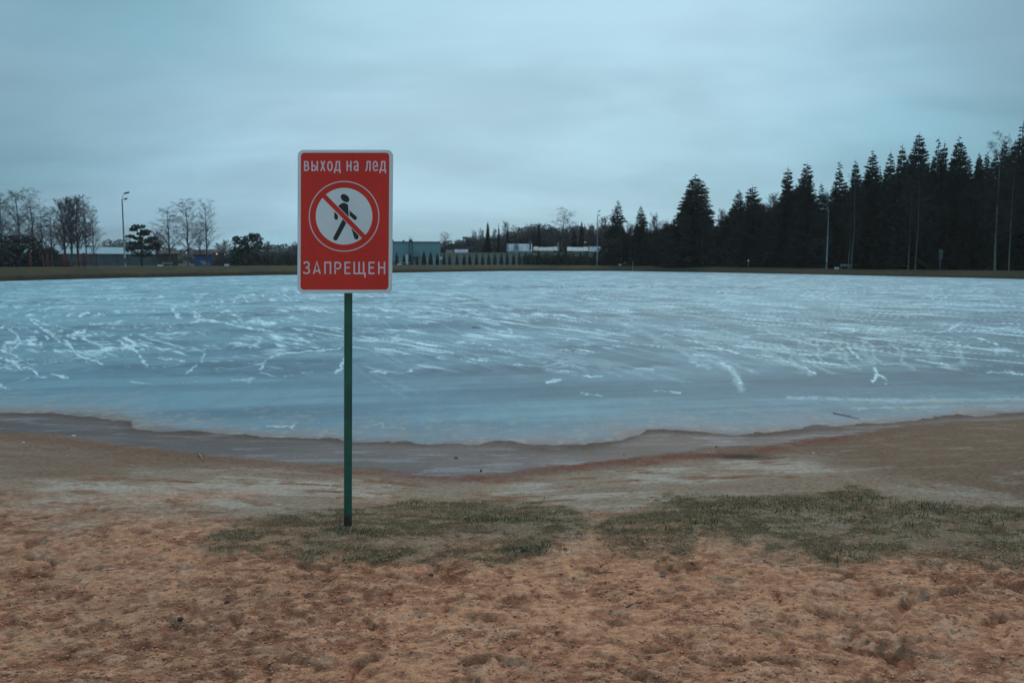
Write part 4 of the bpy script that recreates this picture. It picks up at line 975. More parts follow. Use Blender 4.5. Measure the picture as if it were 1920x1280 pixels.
for sx in (-.45, .45): 
    for yy in (-1.3, -.35): mb.tube([(X(770) + sx, yy, -.5), (X(770) + sx, yy, ht + .5)], .06, 5)
for i in range(12):
    zz = .4 + i * (ht / 12); mb.box(X(770) - .45, X(770) + .45, -1.33, -1.27, zz, zz + .05)
for i in range(5): mb.obox((X(770), -1.3, ht * (i + .5) / 5), (.45, 0, ht / 10), (0, .02, 0), (-.02, 0, .02))
mb.build('ladder_tower', M_dark, o)
mb = MB(); mb.box(X(767), X(773), -.2, .9, hp, hp + .5)
for t in (-1, 1): mb.tube([(X(770), .3, hp + .4), (X(770) + t * .5, .3, hp + .9), (X(770) + t * .45, .3, hp + 1.3)], .04, 5)
mb.tube([(X(770), .3, hp), (X(770), .3, hp + 1.3)], .04, 5); mb.box(X(755.5), X(759), 2, 2.6, hp, hp + .35); mb.box(X(736), X(738.5), 2, 2.6, hp, hp + .5)
mb.build('roof_vent', M_dark, o)
mb = MB(); mb.box(X(773), X(785), -1.6, -.15, hb - .35, hb - .15)
for i in range(4): mb.tube([(X(773.5 + i * 3.8), -1.6, hb - .2), (X(773.5 + i * 3.8), -1.6, hb + .9)], .035, 4)
mb.box(X(773), X(785), -1.63, -1.57, hb + .85, hb + .93)
for i in range(9): mb.box(X(785) + i * .26, X(785) + i * .26 + .3, -1.6, -.4, hb - .45 - i * .28, hb - .38 - i * .28)
mb.obox((X(793), -1.6, hb * .58), (1.2, 0, -1.15), (0, .03, 0), (.03, 0, .04))
mb.build('stairs', M_dark, o)
mb = MB(); mb.box(X(775), X(780), -.08, .02, -.3, hb - .3); mb.build('door', M_plinth, o)
# small things by the green hall
def boxthing(name, px, r, x0, x1, y0, y1, m, label, cat, group=None, deep=.6, top=None):
    o, z0 = site(name, px, r, label, cat, group); k = mpp(r); mb = MB()
    za, zb = hz(px, y1, r, z0), hz(px, y0, r, z0)
    mb.box((x0 - px) * k, (x1 - px) * k, -deep / 2, deep / 2, za, zb); mb.build('cabinet_body', m, o)
    mb = MB(); mb.box((x0 - px) * k - .06, (x1 - px) * k + .06, -deep / 2 - .06, deep / 2 + .06, zb, zb + .08); mb.build('lid', top or m, o)
    mb = MB(); mb.box((x0 - px) * k + .08, (x0 - px) * k + .16, -deep / 2 + .1, deep / 2 - .1, -.3, za); mb.box((x1 - px) * k - .16, (x1 - px) * k - .08, -deep / 2 + .1, deep / 2 - .1, -.3, za); mb.build('support', M_steel, o)
boxthing('utility_cabinet', 763, 192, 761, 765, 478, 495, M_white, 'slim white cabinet between thujas before the teal hall', 'cabinet')
boxthing('utility_cabinet', 827, 192, 824.5, 829.5, 482, 486, M_white, 'small white cabinet on legs at the right end of the teal hall', 'cabinet')
# perimeter wall with posts
def wallrun(px0, px1, r, ytop, yband, name, label, m, mb_, pcs=2.4, postm=None):
    pc = (px0 + px1) / 2; o, z0 = site(name, pc, r, label, 'wall'); W = (px1 - px0) * mpp(r); h = hz(pc, ytop, r, z0); hb = hz(pc, yband, r, z0)
    n = max(1, int(W / pcs)); pw = W / n
    mb = MB(); mb.box(-pw / 2 + .08, pw / 2 - .08, 0, .12, hb + .03, h); a = mb.mesh('panel', m)
    mb = MB(); mb.box(-pw / 2 + .08, pw / 2 - .08, -.03, .15, -.6, hb - .03); b = mb.mesh('lower_panel', mb_)
    mb = MB(); mb.box(-.075, .075, -.06, .18, -.6, h + .12); c = mb.mesh('post', postm or m)
    for i in range(n):
        for s in (a, b):
            p = link(s.name.split('.')[0], s, o); p.location.x = -W / 2 + pw * (i + .5)
        p = link('post', c, o); p.location.x = -W / 2 + pw * i
    mb = MB(); mb.box(-W / 2, W / 2, .02, .10, hb - .03, hb + .03); mb.build('rail', M_dark, o)
wallrun(828, 1150, 196, 473.5, 484.5, 'boundary_wall', 'long beige boundary wall behind the clipped thuja row', M_wallw, mat('pale_lower_wall', (0.26, 0.28, 0.28), .85, var=.1, scale=.6))
wallrun(400, 560, 200, 478, 489, 'board_fence', 'low dim board fence behind scrub left of the sign', mat('dim_boards', (0.085, 0.085, 0.08), .85, var=.2), M_wallbr)
# sheds with tin roofs behind the wall
def shed(px0, px1, r, y0, y1, m, label, sag=0, gable=None):
    pc = (px0 + px1) / 2; o, z0 = site('shed', pc, r, label, 'shed', 'sheds behind the boundary wall'); k = mpp(r); W = (px1 - px0) * k
    ha, hb = hz(pc, y1, r, z0), hz(pc, y0, r, z0)
    mb = MB(); mb.box(-W / 2 + .1, W / 2 - .1, .2, 5, -.6, ha); mb.build('wall', M_wallbr if gable is None else m, o)
    n = max(2, int(W / 1.1)); pw = W / n
    for i in range(n):
        x = -W / 2 + pw * (i + .5); dz = -sag * (1 - (2 * x / W) ** 2) 
        mb = MB(); mb.obox((x, 1.3, (ha + hb) / 2 + dz), (pw / 2 - .02, 0, 0), (0, 1.4, (hb - ha) / 2), (0, 0, .04)); mb.build('roof_sheet', m, o)
    if gable:
        g0, g1, gy = gable; mb = MB(); a, b = (g0 - pc) * k, (g1 - pc) * k; gz = hz(pc, gy, r, z0)
        mb.box(a, b, -.6, .15, -.5, gz - .5); mb.build('gable', M_shed, o)
        mb = MB(); mb.box(a + (b - a) * .35, a + (b - a) * .6, -.66, -.62, gz - 1.2, gz - .8); mb.build('window', M_glass, o)
        mb = MB(); mb.poly([(a - .1, -.65, gz - .5), (b + .1, -.65, gz - .5), ((a + b) / 2, -.65, gz + .1)]); mb.poly([(a - .1, -.65, gz - .5), ((a + b) / 2, -.65, gz + .1), ((a + b) / 2, 1.5, gz + .1), (a - .1, 1.5, gz - .5)]); mb.poly([(b + .1, -.65, gz - .5), (b + .1, 1.5, gz - .5), ((a + b) / 2, 1.5, gz + .1), ((a + b) / 2, -.65, gz + .1)]); mb.build('gable_roof', M_shed, o)
    return o
shed(950, 998, 203, 457, 471, M_shed, 'whitish shed with a small gable, left end of the shed row', gable=(963.5, 972.5, 456.5))
shed(1000, 1047, 205, 461.5, 469.5, mat('grey_tin', (0.24, 0.31, 0.35), .6, var=.25, scale=.8), 'grey tin roof with a sag, middle of the shed row', sag=.25)
shed(1063, 1103, 205, 462, 470, M_shed, 'pale tin roof directly under the green pavilion roof', sag=.2)
shed(1104, 1138, 204, 462, 472, mat('blue_tin', (0.16, 0.25, 0.34), .6, var=.2, scale=.8), 'bluish tin roof crossed by the middle lamp post')
shed(852, 878, 206, 467.5, 474, mat('blue_sheet', (0.13, 0.20, 0.30), .6, var=.1), 'low blue roofed shed above the left part of the boundary wall')
shed(836, 850, 208, 469, 474, M_wallbr, 'tiny brown roofed shed between the teal hall and the blue roofed shed')
# chimneys / pavilion
o, z0 = site('pavilion', 1083, 216, 'pavilion with a broad dark green hipped roof above the sheds', 'pavilion'); k = mpp(216); a, b = hz(1083, 455, 216, z0), hz(1083, 446, 216, z0)
mb = MB(); R = 19.5 * k; P = [(cos(t) * R, 3 + sin(t) * R * .6, a) for t in [i * pi / 3 for i in range(6)]]
for i in range(6): mb.poly([P[i], P[(i + 1) % 6], (0, 3, b)])
for i in range(6):
    q, q2 = P[i], P[(i + 1) % 6]; mb.poly([(q[0], q[1], a - .15), (q2[0], q2[1], a - .15), q2, q])
mb.build('roof', M_greenr, o)
for i in range(6):
    mb = MB(); mb.tube([(P[i][0] * .85, 3 + (P[i][1] - 3) * .85, -.5), (P[i][0] * .85, 3 + (P[i][1] - 3) * .85, a + .1)], .12, 6); mb.build('post', M_bark, o)
mb = MB(); mb.tube([(0, 3, b - .1), (0, 3, b + .5)], [.1, .02], 6); mb.build('finial', M_dark, o)
for px, yt, lab in [(952.3, 457, 'short white pipe at the left end of the whitish shed'), (1046.5, 455, 'whitish chimney between two tin roofs of the shed row'), (994, 453, 'grey chimney at the right end of the whitish shed')]:
    o, z0 = site('chimney', px, 203.5, lab, 'chimney', 'chimneys of the shed row'); h = hz(px, yt, 203.5, z0)
    mb = MB(); mb.box(-.22, .22, -.2, .2, -.5, h); mb.build('stack', M_shed if px != 994 else M_wallg, o)
    mb = MB(); mb.box(-.28, .28, -.26, .26, h, h + .1); mb.build('cap', M_shed, o)

# lamp posts
def lamp(px, r, ytop, heads, label, y_lo=None):
    r = topd(px, 1.0)
    o, z0 = site('lamp_post', px, r, label, 'lamp post', 'lamp posts around the lake'); k = mpp(r); h = hz(px, ytop, r, z0)
    mb = MB(); mb.tube([(0, 0, -.6), (0, 0, h * .45), (0, 0, h)], [.13, .105, .07], 10); mb.build('pole', M_steel, o, True)
    mb = MB(); mb.tube([(0, 0, -.6), (0, 0, 1.1)], [.17, .16], 10); mb.build('base', M_steel, o, True)
    for (dx, dyz, s) in heads:                          # head offset in px from the pole top
        X, Zt = dx * k, -dyz * k
        mb = MB(); mb.tube([(0, 0, h + min(0, Zt) - .3), (X * .35, 0, h + Zt * .7 - .02), (X, 0, h + Zt)], .035, 6); arm = mb.build('arm', M_steel, o)
        mb = MB(); sg = 1 if X >= 0 else -1
        mb.obox((X + sg * .22, 0, h + Zt + .02), (.32 * s, 0, .10 * s), (0, .14, 0), (-.03, 0, .08)); mb.obox((X + sg * .22, 0, h + Zt - .07), (.24 * s, 0, .07 * s), (0, .10, 0), (-.01, 0, .02)); mb.build('lamp_head', M_dark if dx > 0 else M_steel, o)
lamp(234.5, 104, 374, [(5, -12, 1.0), (3, -1, .6)], 'lamp post with a curved arm, left of the pine and the three birches')
lamp(1119.5, 172, 404, [(1.5, -8, .8), (1, 0, .6)], 'tall slender lamp post in the middle distance before the sheds')
lamp(1550, 121, 393, [(-13, -12, .9), (-9, -1.5, .9)], 'lamp post with two arms to the left before the dark forest')
# benches with litter bins
def bench(px, r, w_px, y0, y1, label, mt=M_cream):
    r = topd(px, 0.8)
    o, z0 = site('park_bench', px, r, label, 'bench', 'benches on the far bank', 0.0); k = mpp(r); w2 = w_px * k / 2; ht = hz(px, y0, r, z0); hs = .45
    mb = MB(); mb.box(-w2, w2, -.1, .38, hs - .05, hs); mb.build('seat', mt, o)
    for i in range(3):
        t0 = hs + .08 + i * (ht - hs - .08) / 3; mb = MB(); mb.obox((0, .42 + .04 * i, t0 + (ht - hs) / 6 - .02), (w2, 0, 0), (0, .02, .0), (0, .02, (ht - hs) / 6 - .03)); mb.build('back_slat', mt, o)
    for s in (-1, 1):
        for yy in (-.05, .42):
            mb = MB(); mb.box(s * (w2 - .18) - .03, s * (w2 - .18) + .03, yy - .03, yy + .03, -.3, hs - .05 if yy < 0 else ht - .05); mb.build('leg', M_steel, o)
def bin_(px, r, w_px, y0, label):
    r = topd(px, 0.0)
    o, z0 = site('litter_bin', px, r, label, 'litter bin', 'white litter bins beside the benches'); k = mpp(r); w2 = w_px * k / 2; h = hz(px, y0, r, z0)
    mb = MB(); mb.box(-w2, w2, -w2, w2, -.2, h - .06); mb.build('bin_body', M_white, o)
    mb = MB(); mb.box(-w2 - .04, w2 + .04, -w2 - .04, w2 + .04, h - .06, h); mb.build('rim', M_white, o)
bench(314, 108, 19, 491, 497, 'cream bench on the bank right of the left lamp post'); bin_(300, 106.5, 9, 496, 'white litter bin left of the cream bench near the left lamp post')
bin_(425, 118, 8, 495, 'white litter bin between the blue shed and the dark dome pine')
bench(762, 164, 15, 491, 495.5, 'cream bench on the bank just right of the sign'); bin_(748.5, 160, 7, 494, 'white litter bin on the bank just right of the sign')
bench(1174, 162, 13, 491, 496, 'cream bench on the bank below the ragged slim spruce'); bin_(1162.5, 160, 5, 495, 'white litter bin below the ragged slim spruce')
bench(1585, 117, 18, 495.5, 502, 'grey bench on the bank right of the right lamp post', M_steel); bin_(1569, 115, 8, 501, 'whitish litter bin beside the grey bench at the right lamp post')
# red posts on the left bank
for i, (px, wd, yt) in enumerate([(57.5, 4.5, 473), (89.5, 4.5, 474), (119, 3.2, 477), (125.5, 3.6, 476), (147.5, 3.2, 476), (158, 4.8, 475), (180.5, 2.6, 476)]):
    dd = topd(px, 2.0); o, z0 = site('red_post', px, dd, 'red painted post, %s from the left among the posts under the birches' % ORD[i], 'post', 'red posts under the left birches'); k = mpp(dd); h = hz(px, yt, dd, z0); a = wd * k / 2
    mb = MB(); mb.box(-a, a, -.08, .08, -.5, h); mb.build('upright', M_redp, o)
    mb = MB(); mb.box(-a - .03, a + .03, -.11, .11, h, h + .05); mb.build('cap', M_redp, o)
o, z0 = site('low_rail', 132, topd(132, 2.4), 'low dull red rail fence between the red posts', 'fence'); k = mpp(101.5)
for zz in (.25, .5):
    mb = MB(); mb.box(-36 * k, 36 * k, -.03, .03, zz, zz + .1); mb.build('rail', mat('dull_red', (0.10, 0.045, 0.045), .8), o)
for i in range(6):
    mb = MB(); mb.box((-35 + i * 14) * k - .03, (-35 + i * 14) * k + .03, .03, .07, -.4, .62); mb.build('post', M_dark, o)
# signpost at the forest, small bits
DS = topd(1763, .6); o, z0 = site('signpost', 1763, DS, 'thin post with a dull greenish round plate over a panel before the forest', 'signpost'); k = mpp(DS); h = hz(1763, 466, DS, z0)
mb = MB(); mb.tube([(0, 0, -.5), (0, 0, h - .2)], .03, 6); mb.build('pole', M_steel, o)
Mds = mat('dull_plate', (0.07, 0.095, 0.10), .6)
mb = MB(); mb.tube([(0, -.03, h - .38), (0, -.055, h - .38)], .30, 16); mb.build('round_plate', Mds, o)
mb = MB(); mb.box(-.21, .21, -.06, -.035, h - 1.45, h - .72); mb.build('panel', Mds, o)
for px, yt, yb, r, lab in [(1403, 487, 491, 150, 'tiny pale plate on a stake before the pair of touching spruces'), (1186.5, 490, 498, 166, 'short grey bollard right of the bench under the ragged spruce')]:
    o, z0 = site('stake', px, r, lab, 'stake'); h = hz(px, yt, r, z0); mb = MB(); mb.box(-.04, .04, -.04, .04, -.3, h); mb.build('stake_post', M_steel, o)
    mb = MB(); mb.box(-.12, .12, -.07, -.045, h - .35, h + .02); mb.build('plate', M_white if px > 1300 else M_wallg, o)
# play frames by the blue shed
for px, lab in [(352, 'slanted pale slatted frame at the foot of the middle birch'), (385, 'slanted pale frame in front of the blue shed')]:
    o, z0 = site('slatted_frame', px, 150, lab, 'frame'); k = mpp(150)
    for i in range(4):
        mb = MB(); mb.obox(((-5 + i * 3) * k, 0, hz(px, 493, 150, z0)), (.35, 0, -.35), (0, .05, 0), (.06, 0, .06)); mb.build('slat', M_plinth, o)
    mb = MB(); mb.box(-6 * k, 6 * k, .06, .12, -.3, .2); mb.build('base', M_dark, o)
# lit windows far off
M_lit = bpy.data.materials.new('lit_window'); M_lit.use_nodes = True
b = M_lit.node_tree.nodes['Principled BSDF']; b.inputs['Emission Color'].default_value = (1, .75, .5, 1); b.inputs['Emission Strength'].default_value = 1.6
o, z0 = site('farmhouse', 408, 232, 'dim distant house with tiny warm lit windows left of the dome pine', 'house'); k = mpp(232)
mb = MB(); mb.box(-13 * k, 13 * k, 0, 6, -.5, hz(408, 473, 232, z0)); mb.build('wall', M_wallbr, o)
mb = MB(); a, b_ = hz(408, 473, 232, z0), hz(408, 467, 232, z0); mb.poly([(-14 * k, -.3, a), (14 * k, -.3, a), (13 * k, 3, b_), (-13 * k, 3, b_)]); mb.poly([(-14 * k, 6.3, a), (-13 * k, 3, b_), (13 * k, 3, b_), (14 * k, 6.3, a)]); mb.build('roof', M_dark, o)
for px, py in [(397, 478), (402, 481), (407, 476), (421, 477)]:
    mb = MB(); h = hz(px, py, 232, z0); mb.box((px - 408) * k - .16, (px - 408) * k + .16, -.06, -.02, h - .13, h + .13); mb.build('window', M_lit, o)

# ------------------------------------------------------------------ the sign
bx, by = on_z(651.5, 985, 0.0)
for _ in range(5): bz = float(beach_z(bx, by)); bx, by = on_z(651.5, 985, bz)
YP = by - 0.035                                          # plane of the plate face
def on_plate(px, py):
    d = ray(px, py); s = YP / d[1]; return d[0] * s - bx, CAM_H + d[2] * s - bz
sign = empty('warning_sign', (bx, by, bz)); tag(sign, 'red and white warning sign on a green post in the sand', 'warning sign')
M_red = mat('red_sign_film', (0.72, 0.050, 0.034), 0.55, spec=0.22, var=0.05, scale=3, bump=0.08, bscale=7)
M_sw = mat('white_sign_film', (0.76, 0.84, 0.88), 0.45, var=0.04, scale=4)
M_let = mat('lettering_film', (0.76, 0.68, 0.76), 0.5, var=0.03)
M_blk = mat('black_sign_film', (0.020, 0.026, 0.026), 0.6, var=0.1)
M_back = mat('sheet_steel_edge', (0.30, 0.33, 0.35), 0.5, metal=0.4)
def m_post():
    m = mat('green_post_paint', (0.022, 0.115, 0.080), 0.5, var=0.15, scale=9, bump=0.25, bscale=60)
    t = m.node_tree; b = t.nodes['Principled BSDF']; src = b.inputs['Base Color'].links[0].from_socket
    tc = t.nodes.new('ShaderNodeTexCoord'); sp = t.nodes.new('ShaderNodeSeparateXYZ'); t.links.new(tc.outputs['Object'], sp.inputs[0])
    n = t.nodes.new('ShaderNodeTexNoise'); n.inputs['Scale'].default_value = 28; n.inputs['Detail'].default_value = 5; t.links.new(tc.outputs['Object'], n.inputs[0])
    zz = mth(t, 'ADD', sp.outputs[2], mth(t, 'MULTIPLY', mth(t, 'SUBTRACT', n.outputs[0], 0.5), 0.30))
    low = mrange(t, zz, 0.02, 0.13, 1, 0); chips = mrange(t, n.outputs[0], 0.70, 0.74, 0, 0.8)
    f = mth(t, 'MAXIMUM', low, chips)
    mx = t.nodes.new('ShaderNodeMix'); mx.data_type = 'RGBA'; t.links.new(f, mx.inputs[0]); t.links.new(src, mx.inputs[6]); mx.inputs[7].default_value = (0.055, 0.035, 0.030, 1)
    t.links.new(mx.outputs[2], b.inputs['Base Color']); t.links.new(mrange(t, f, 0, 1, .5, .9), b.inputs['Roughness']); return m
def rrect(x0, x1, z0, z1, rad, n=8):
    pts = []
    for cx, cz, a0 in ((x1 - rad, z1 - rad, 0), (x0 + rad, z1 - rad, pi / 2), (x0 + rad, z0 + rad, pi), (x1 - rad, z0 + rad, 3 * pi / 2)):
        for i in range(n + 1):
            a = a0 + pi / 2 * i / n; pts.append((cx + rad * cos(a), cz + rad * sin(a)))
    return pts
def plate(pts, y0, y1, name, m, parent, bev=0.0):
    bm = bmesh.new(); vs = [bm.verts.new((x, y0, z)) for x, z in pts]; f = bm.faces.new(vs)
    bm.normal_update()
    if f.normal.y > 0: f.normal_flip()
    e = bmesh.ops.extrude_face_region(bm, geom=[f]); vv = [g for g in e['geom'] if isinstance(g, bmesh.types.BMVert)]
    bmesh.ops.translate(bm, verts=vv, vec=(0, y1 - y0, 0))
    bmesh.ops.recalc_face_normals(bm, faces=bm.faces)
    if bev: bmesh.ops.bevel(bm, geom=[e for e in bm.edges if abs(e.verts[0].co.y - e.verts[1].co.y) < 1e-6], offset=bev, segments=2, affect='EDGES', clamp_overlap=True)
    me = bpy.data.meshes.new(name); bm.to_mesh(me); bm.free(); me.materials.append(m)
    return link(name, me, parent)
def board_pts(xl0, xl1, xr0, xr1, yt, yb, rad):   # left edge top/bottom, right edge top/bottom, corner radius
    out = []
    for (u, v) in rrect(0, (xr0 - xl0), 0, (yb - yt), rad):
        t = v / (yb - yt); l = xl0 + (xl1 - xl0) * t; r_ = xr0 + (xr1 - xr0) * t
        out.append(on_plate(l + (r_ - l) * u / (xr0 - xl0), yt + v))
    return out
x0, z1 = on_plate(558, 281); x1, z0 = on_plate(735, 549.5)
yf = YP - by
board = plate(board_pts(558.0, 557.3, 736.6, 734.4, 281, 549.5, 11), yf, yf + 0.022, 'board', M_sw, sign, 0.003)
plate(board_pts(564.3, 563.6, 729.9, 728.3, 286.6, 543.0, 6.5), yf - 0.0012, yf - 0.0004, 'red_field', M_red, board)
# pictogram
def zp(zx, zy): return on_plate(575 + zx / 9.014, 335 + zy / 9.014)
def polyz(pts, d0, name, m, parent=board): return plate([zp(*p) for p in pts], yf - d0 - 0.0004, yf - d0, name, m, parent)
def circ(cx, cy, r, n=64, rx=None): return [(cx + (rx or r) * cos(2 * pi * i / n), cy + r * sin(2 * pi * i / n)) for i in range(n)]
polyz(circ(633, 636, 479, 72), 0.0014, 'white_disc', M_sw)
def ribbon_mesh(paths, w, conv, d0, name, m, closed=False, parent=board):
    mb = MB()
    for k, pts in enumerate(paths):
        pts = [np.array(p, float) for p in pts]; n = len(pts); Lp = []; Rp = []
        for i in range(n):
            if closed: a = pts[i - 1]; c = pts[(i + 1) % n]
            else: a = pts[max(i - 1, 0)]; c = pts[min(i + 1, n - 1)]
            d1 = pts[i] - a; d2 = c - pts[i]
            d1 = d1 / (np.linalg.norm(d1) + 1e-9) if np.linalg.norm(d1) > 1e-6 else None; d2 = d2 / (np.linalg.norm(d2) + 1e-9) if np.linalg.norm(d2) > 1e-6 else None
            if d1 is None: d1 = d2
            if d2 is None: d2 = d1
            n1 = np.array([-d1[1], d1[0]]); n2 = np.array([-d2[1], d2[0]]); nn = n1 + n2; nn /= np.linalg.norm(nn) + 1e-9
            q = min(1 / max(nn @ n1, 0.4), 1.6)
            Lp.append(pts[i] + nn * w / 2 * q); Rp.append(pts[i] - nn * w / 2 * q)
        rng = range(n) if closed else range(n - 1)
        yy = yf - d0 - 0.00006 * k
        for i in rng:
            j = (i + 1) % n; Q = [conv(*Lp[i]), conv(*Lp[j]), conv(*Rp[j]), conv(*Rp[i])]
            mb.poly([(q[0], yy, q[1]) for q in Q])
    return mb.build(name, m, parent)
ribbon_mesh([circ(633, 637, 588, 96)], 17, zp, 0.0016, 'thin_ring', M_let, True)
def caps(ax, ay, bx_, by_, r, r2=None):
    r2 = r2 or r; a = atan2(by_ - ay, bx_ - ax); P = []
    for i in range(9): t = a + pi / 2 + pi * i / 8; P.append((ax + r * cos(t), ay + r * sin(t)))
    for i in range(9): t = a - pi / 2 + pi * i / 8; P.append((bx_ + r2 * cos(t), by_ + r2 * sin(t)))
    return P
polyz([(650 + 72 * cos(t) + 14 * sin(t), 331 + 68 * sin(t) + 12 * cos(t)) for t in [2 * pi * i / 32 for i in range(32)]], 0.0020, 'figure_head', M_blk)
polyz([(524, 474), (560, 438), (600, 414), (628, 408), (668, 420), (700, 440), (706, 520), (713, 655), (690, 690), (600, 640), (540, 560)], 0.0020, 'figure_torso', M_blk)
polyz([(465, 568), (500, 585), (531, 630), (531, 662), (526, 682), (512, 694), (498, 697), (483, 692), (472, 680), (468, 660)], 0.0020, 'figure_arm', M_blk)
polyz([(724, 538), (838, 636), (850, 658), (846, 684), (828, 700), (806, 697), (726, 624)], 0.0021, 'figure_arm', M_blk)
polyz(caps(650, 700, 489, 1007, 42, 38), 0.0020, 'figure_leg', M_blk)
polyz([(745, 800), (860, 900), (880, 975), (877, 1003), (862, 1024), (838, 1029), (816, 1018), (803, 995)], 0.0020, 'figure_leg', M_blk)
sl = (cos(radians(45.6)), sin(radians(45.6))); nn_ = (-sl[1], sl[0]); m0 = ((268 + 325) / 2, (322 + 268) / 2); m1 = ((935 + 995) / 2, (1003 + 950) / 2)
def bar(h, ext): return [(m0[0] - sl[0] * ext + nn_[0] * h, m0[1] - sl[1] * ext + nn_[1] * h), (m1[0] + sl[0] * ext + nn_[0] * h, m1[1] + sl[1] * ext + nn_[1] * h), (m1[0] + sl[0] * ext - nn_[0] * h, m1[1] + sl[1] * ext - nn_[1] * h), (m0[0] - sl[0] * ext - nn_[0] * h, m0[1] - sl[1] * ext - nn_[1] * h)]
polyz(bar(49, -12), 0.0026, 'slash_border', M_sw); polyz(bar(39.5, 26), 0.0032, 'slash', M_red)
# lettering
OX, OY, SWD = 560, 290, 27
def g(ps, dx=0): ribbon_mesh([[(x + dx, y) for x, y in p] for p in ps], SWD, lambda x, y: on_plate(OX + x / 10.667, OY + y / 10.667), 0.0016, 'letter', M_let)
g([[(121,128),(121,330)], [(121,143),(165,143),(188,160),(188,196),(168,222),(121,222)], [(165,222),(196,242),(198,290),(170,315),(121,315)]])
g([[(269,128),(269,330)], [(269,222),(315,222),(340,240),(340,298),(315,315),(269,315)], [(375,128),(375,330)]])
g([[(450,128),(524,330)], [(521,128),(446,330)]])
g([[(627 + 43 * sin(t), 230 - 88 * cos(t)) for t in [2 * pi * i / 20 for i in range(21)]]])
D_ = [[(733,305),(750,240),(757,143),(817,143),(817,305)], [(708,313),(842,313)], [(721,313),(721,373)], [(829,313),(829,373)]]
g(D_)
g([[(971,128),(971,330)], [(1044,128),(1044,330)], [(971,228),(1044,228)]])
g([[(1108,172),(1122,146),(1150,138),(1174,150),(1184,182),(1184,330)], [(1184,222),(1140,228),(1116,252),(1115,290),(1136,316),(1160,312),(1184,285)]])
g([[(1333,322),(1352,312),(1366,270),(1374,143),(1428,143),(1428,330)]])
g([[(1494,235),(1574,235),(1572,185),(1556,148),(1534,138),(1510,152),(1495,190),(1494,262),(1508,305),(1534,322),(1560,316),(1578,292)]])
g(D_, 907)
OY, SWD = 480, 30
g([[(102,152),(128,126),(165,119),(196,134),(210,168),(198,208),(150,232),(196,244),(216,284),(208,326),(172,346),(130,344),(94,320)]])
g([[(299,358),(366,112),(431,358)], [(322,298),(408,298)]])
g([[(527,358),(527,129),(637,129),(637,358)]])
g([[(730,358),(730,130),(796,130),(830,148),(841,190),(830,232),(796,252),(730,252)]])
for dx in (0, 482): g([[(931,114),(931,362)], [(931,130),(1036,130)], [(931,232),(1020,232)], [(931,347),(1036,347)]], dx)
g([[(1112,114),(1112,362)], [(1210,114),(1210,345)], [(1300,114),(1300,345)], [(1112,347),(1343,347)], [(1328,347),(1328,428)]])
g([[(1605,114),(1605,362)], [(1718,114),(1718,362)], [(1605,232),(1718,232)]])
# post: square steel tube with rounded corners, turned a little, top behind the plate
px0, pz0 = on_plate(650.2, 552); tz = z1 - 0.05
lean = (px0 - 0) / (pz0)
mb = MB(); hw = 0.0245; th = radians(14)
prof = rrect(-hw, hw, -hw, hw, 0.005, 3)
n = len(prof); zs = [-0.35, 0.0, 0.4, 0.9, 1.4, tz]
for z in zs:
    for (a, b_) in prof: mb.v.append((a * cos(th) - b_ * sin(th) + lean * max(z, 0), a * sin(th) + b_ * cos(th) + 0.012, z))
for i in range(len(zs) - 1):
    for j in range(n): q = i * n; mb.f.append((q + j, q + (j + 1) % n, q + n + (j + 1) % n, q + n + j))
mb.f.append(tuple((len(zs) - 1) * n + j for j in range(n)))
pm = mb.mesh('post', m_post(), False); link('post', pm, sign)
for zz in (z0 + .16, z1 - .16):
    mb = MB(); mb.box(lean * zz - .16, lean * zz + .16, yf + .0225, yf + .030, zz - .02, zz + .02); mb.build('bracket', M_back, sign)

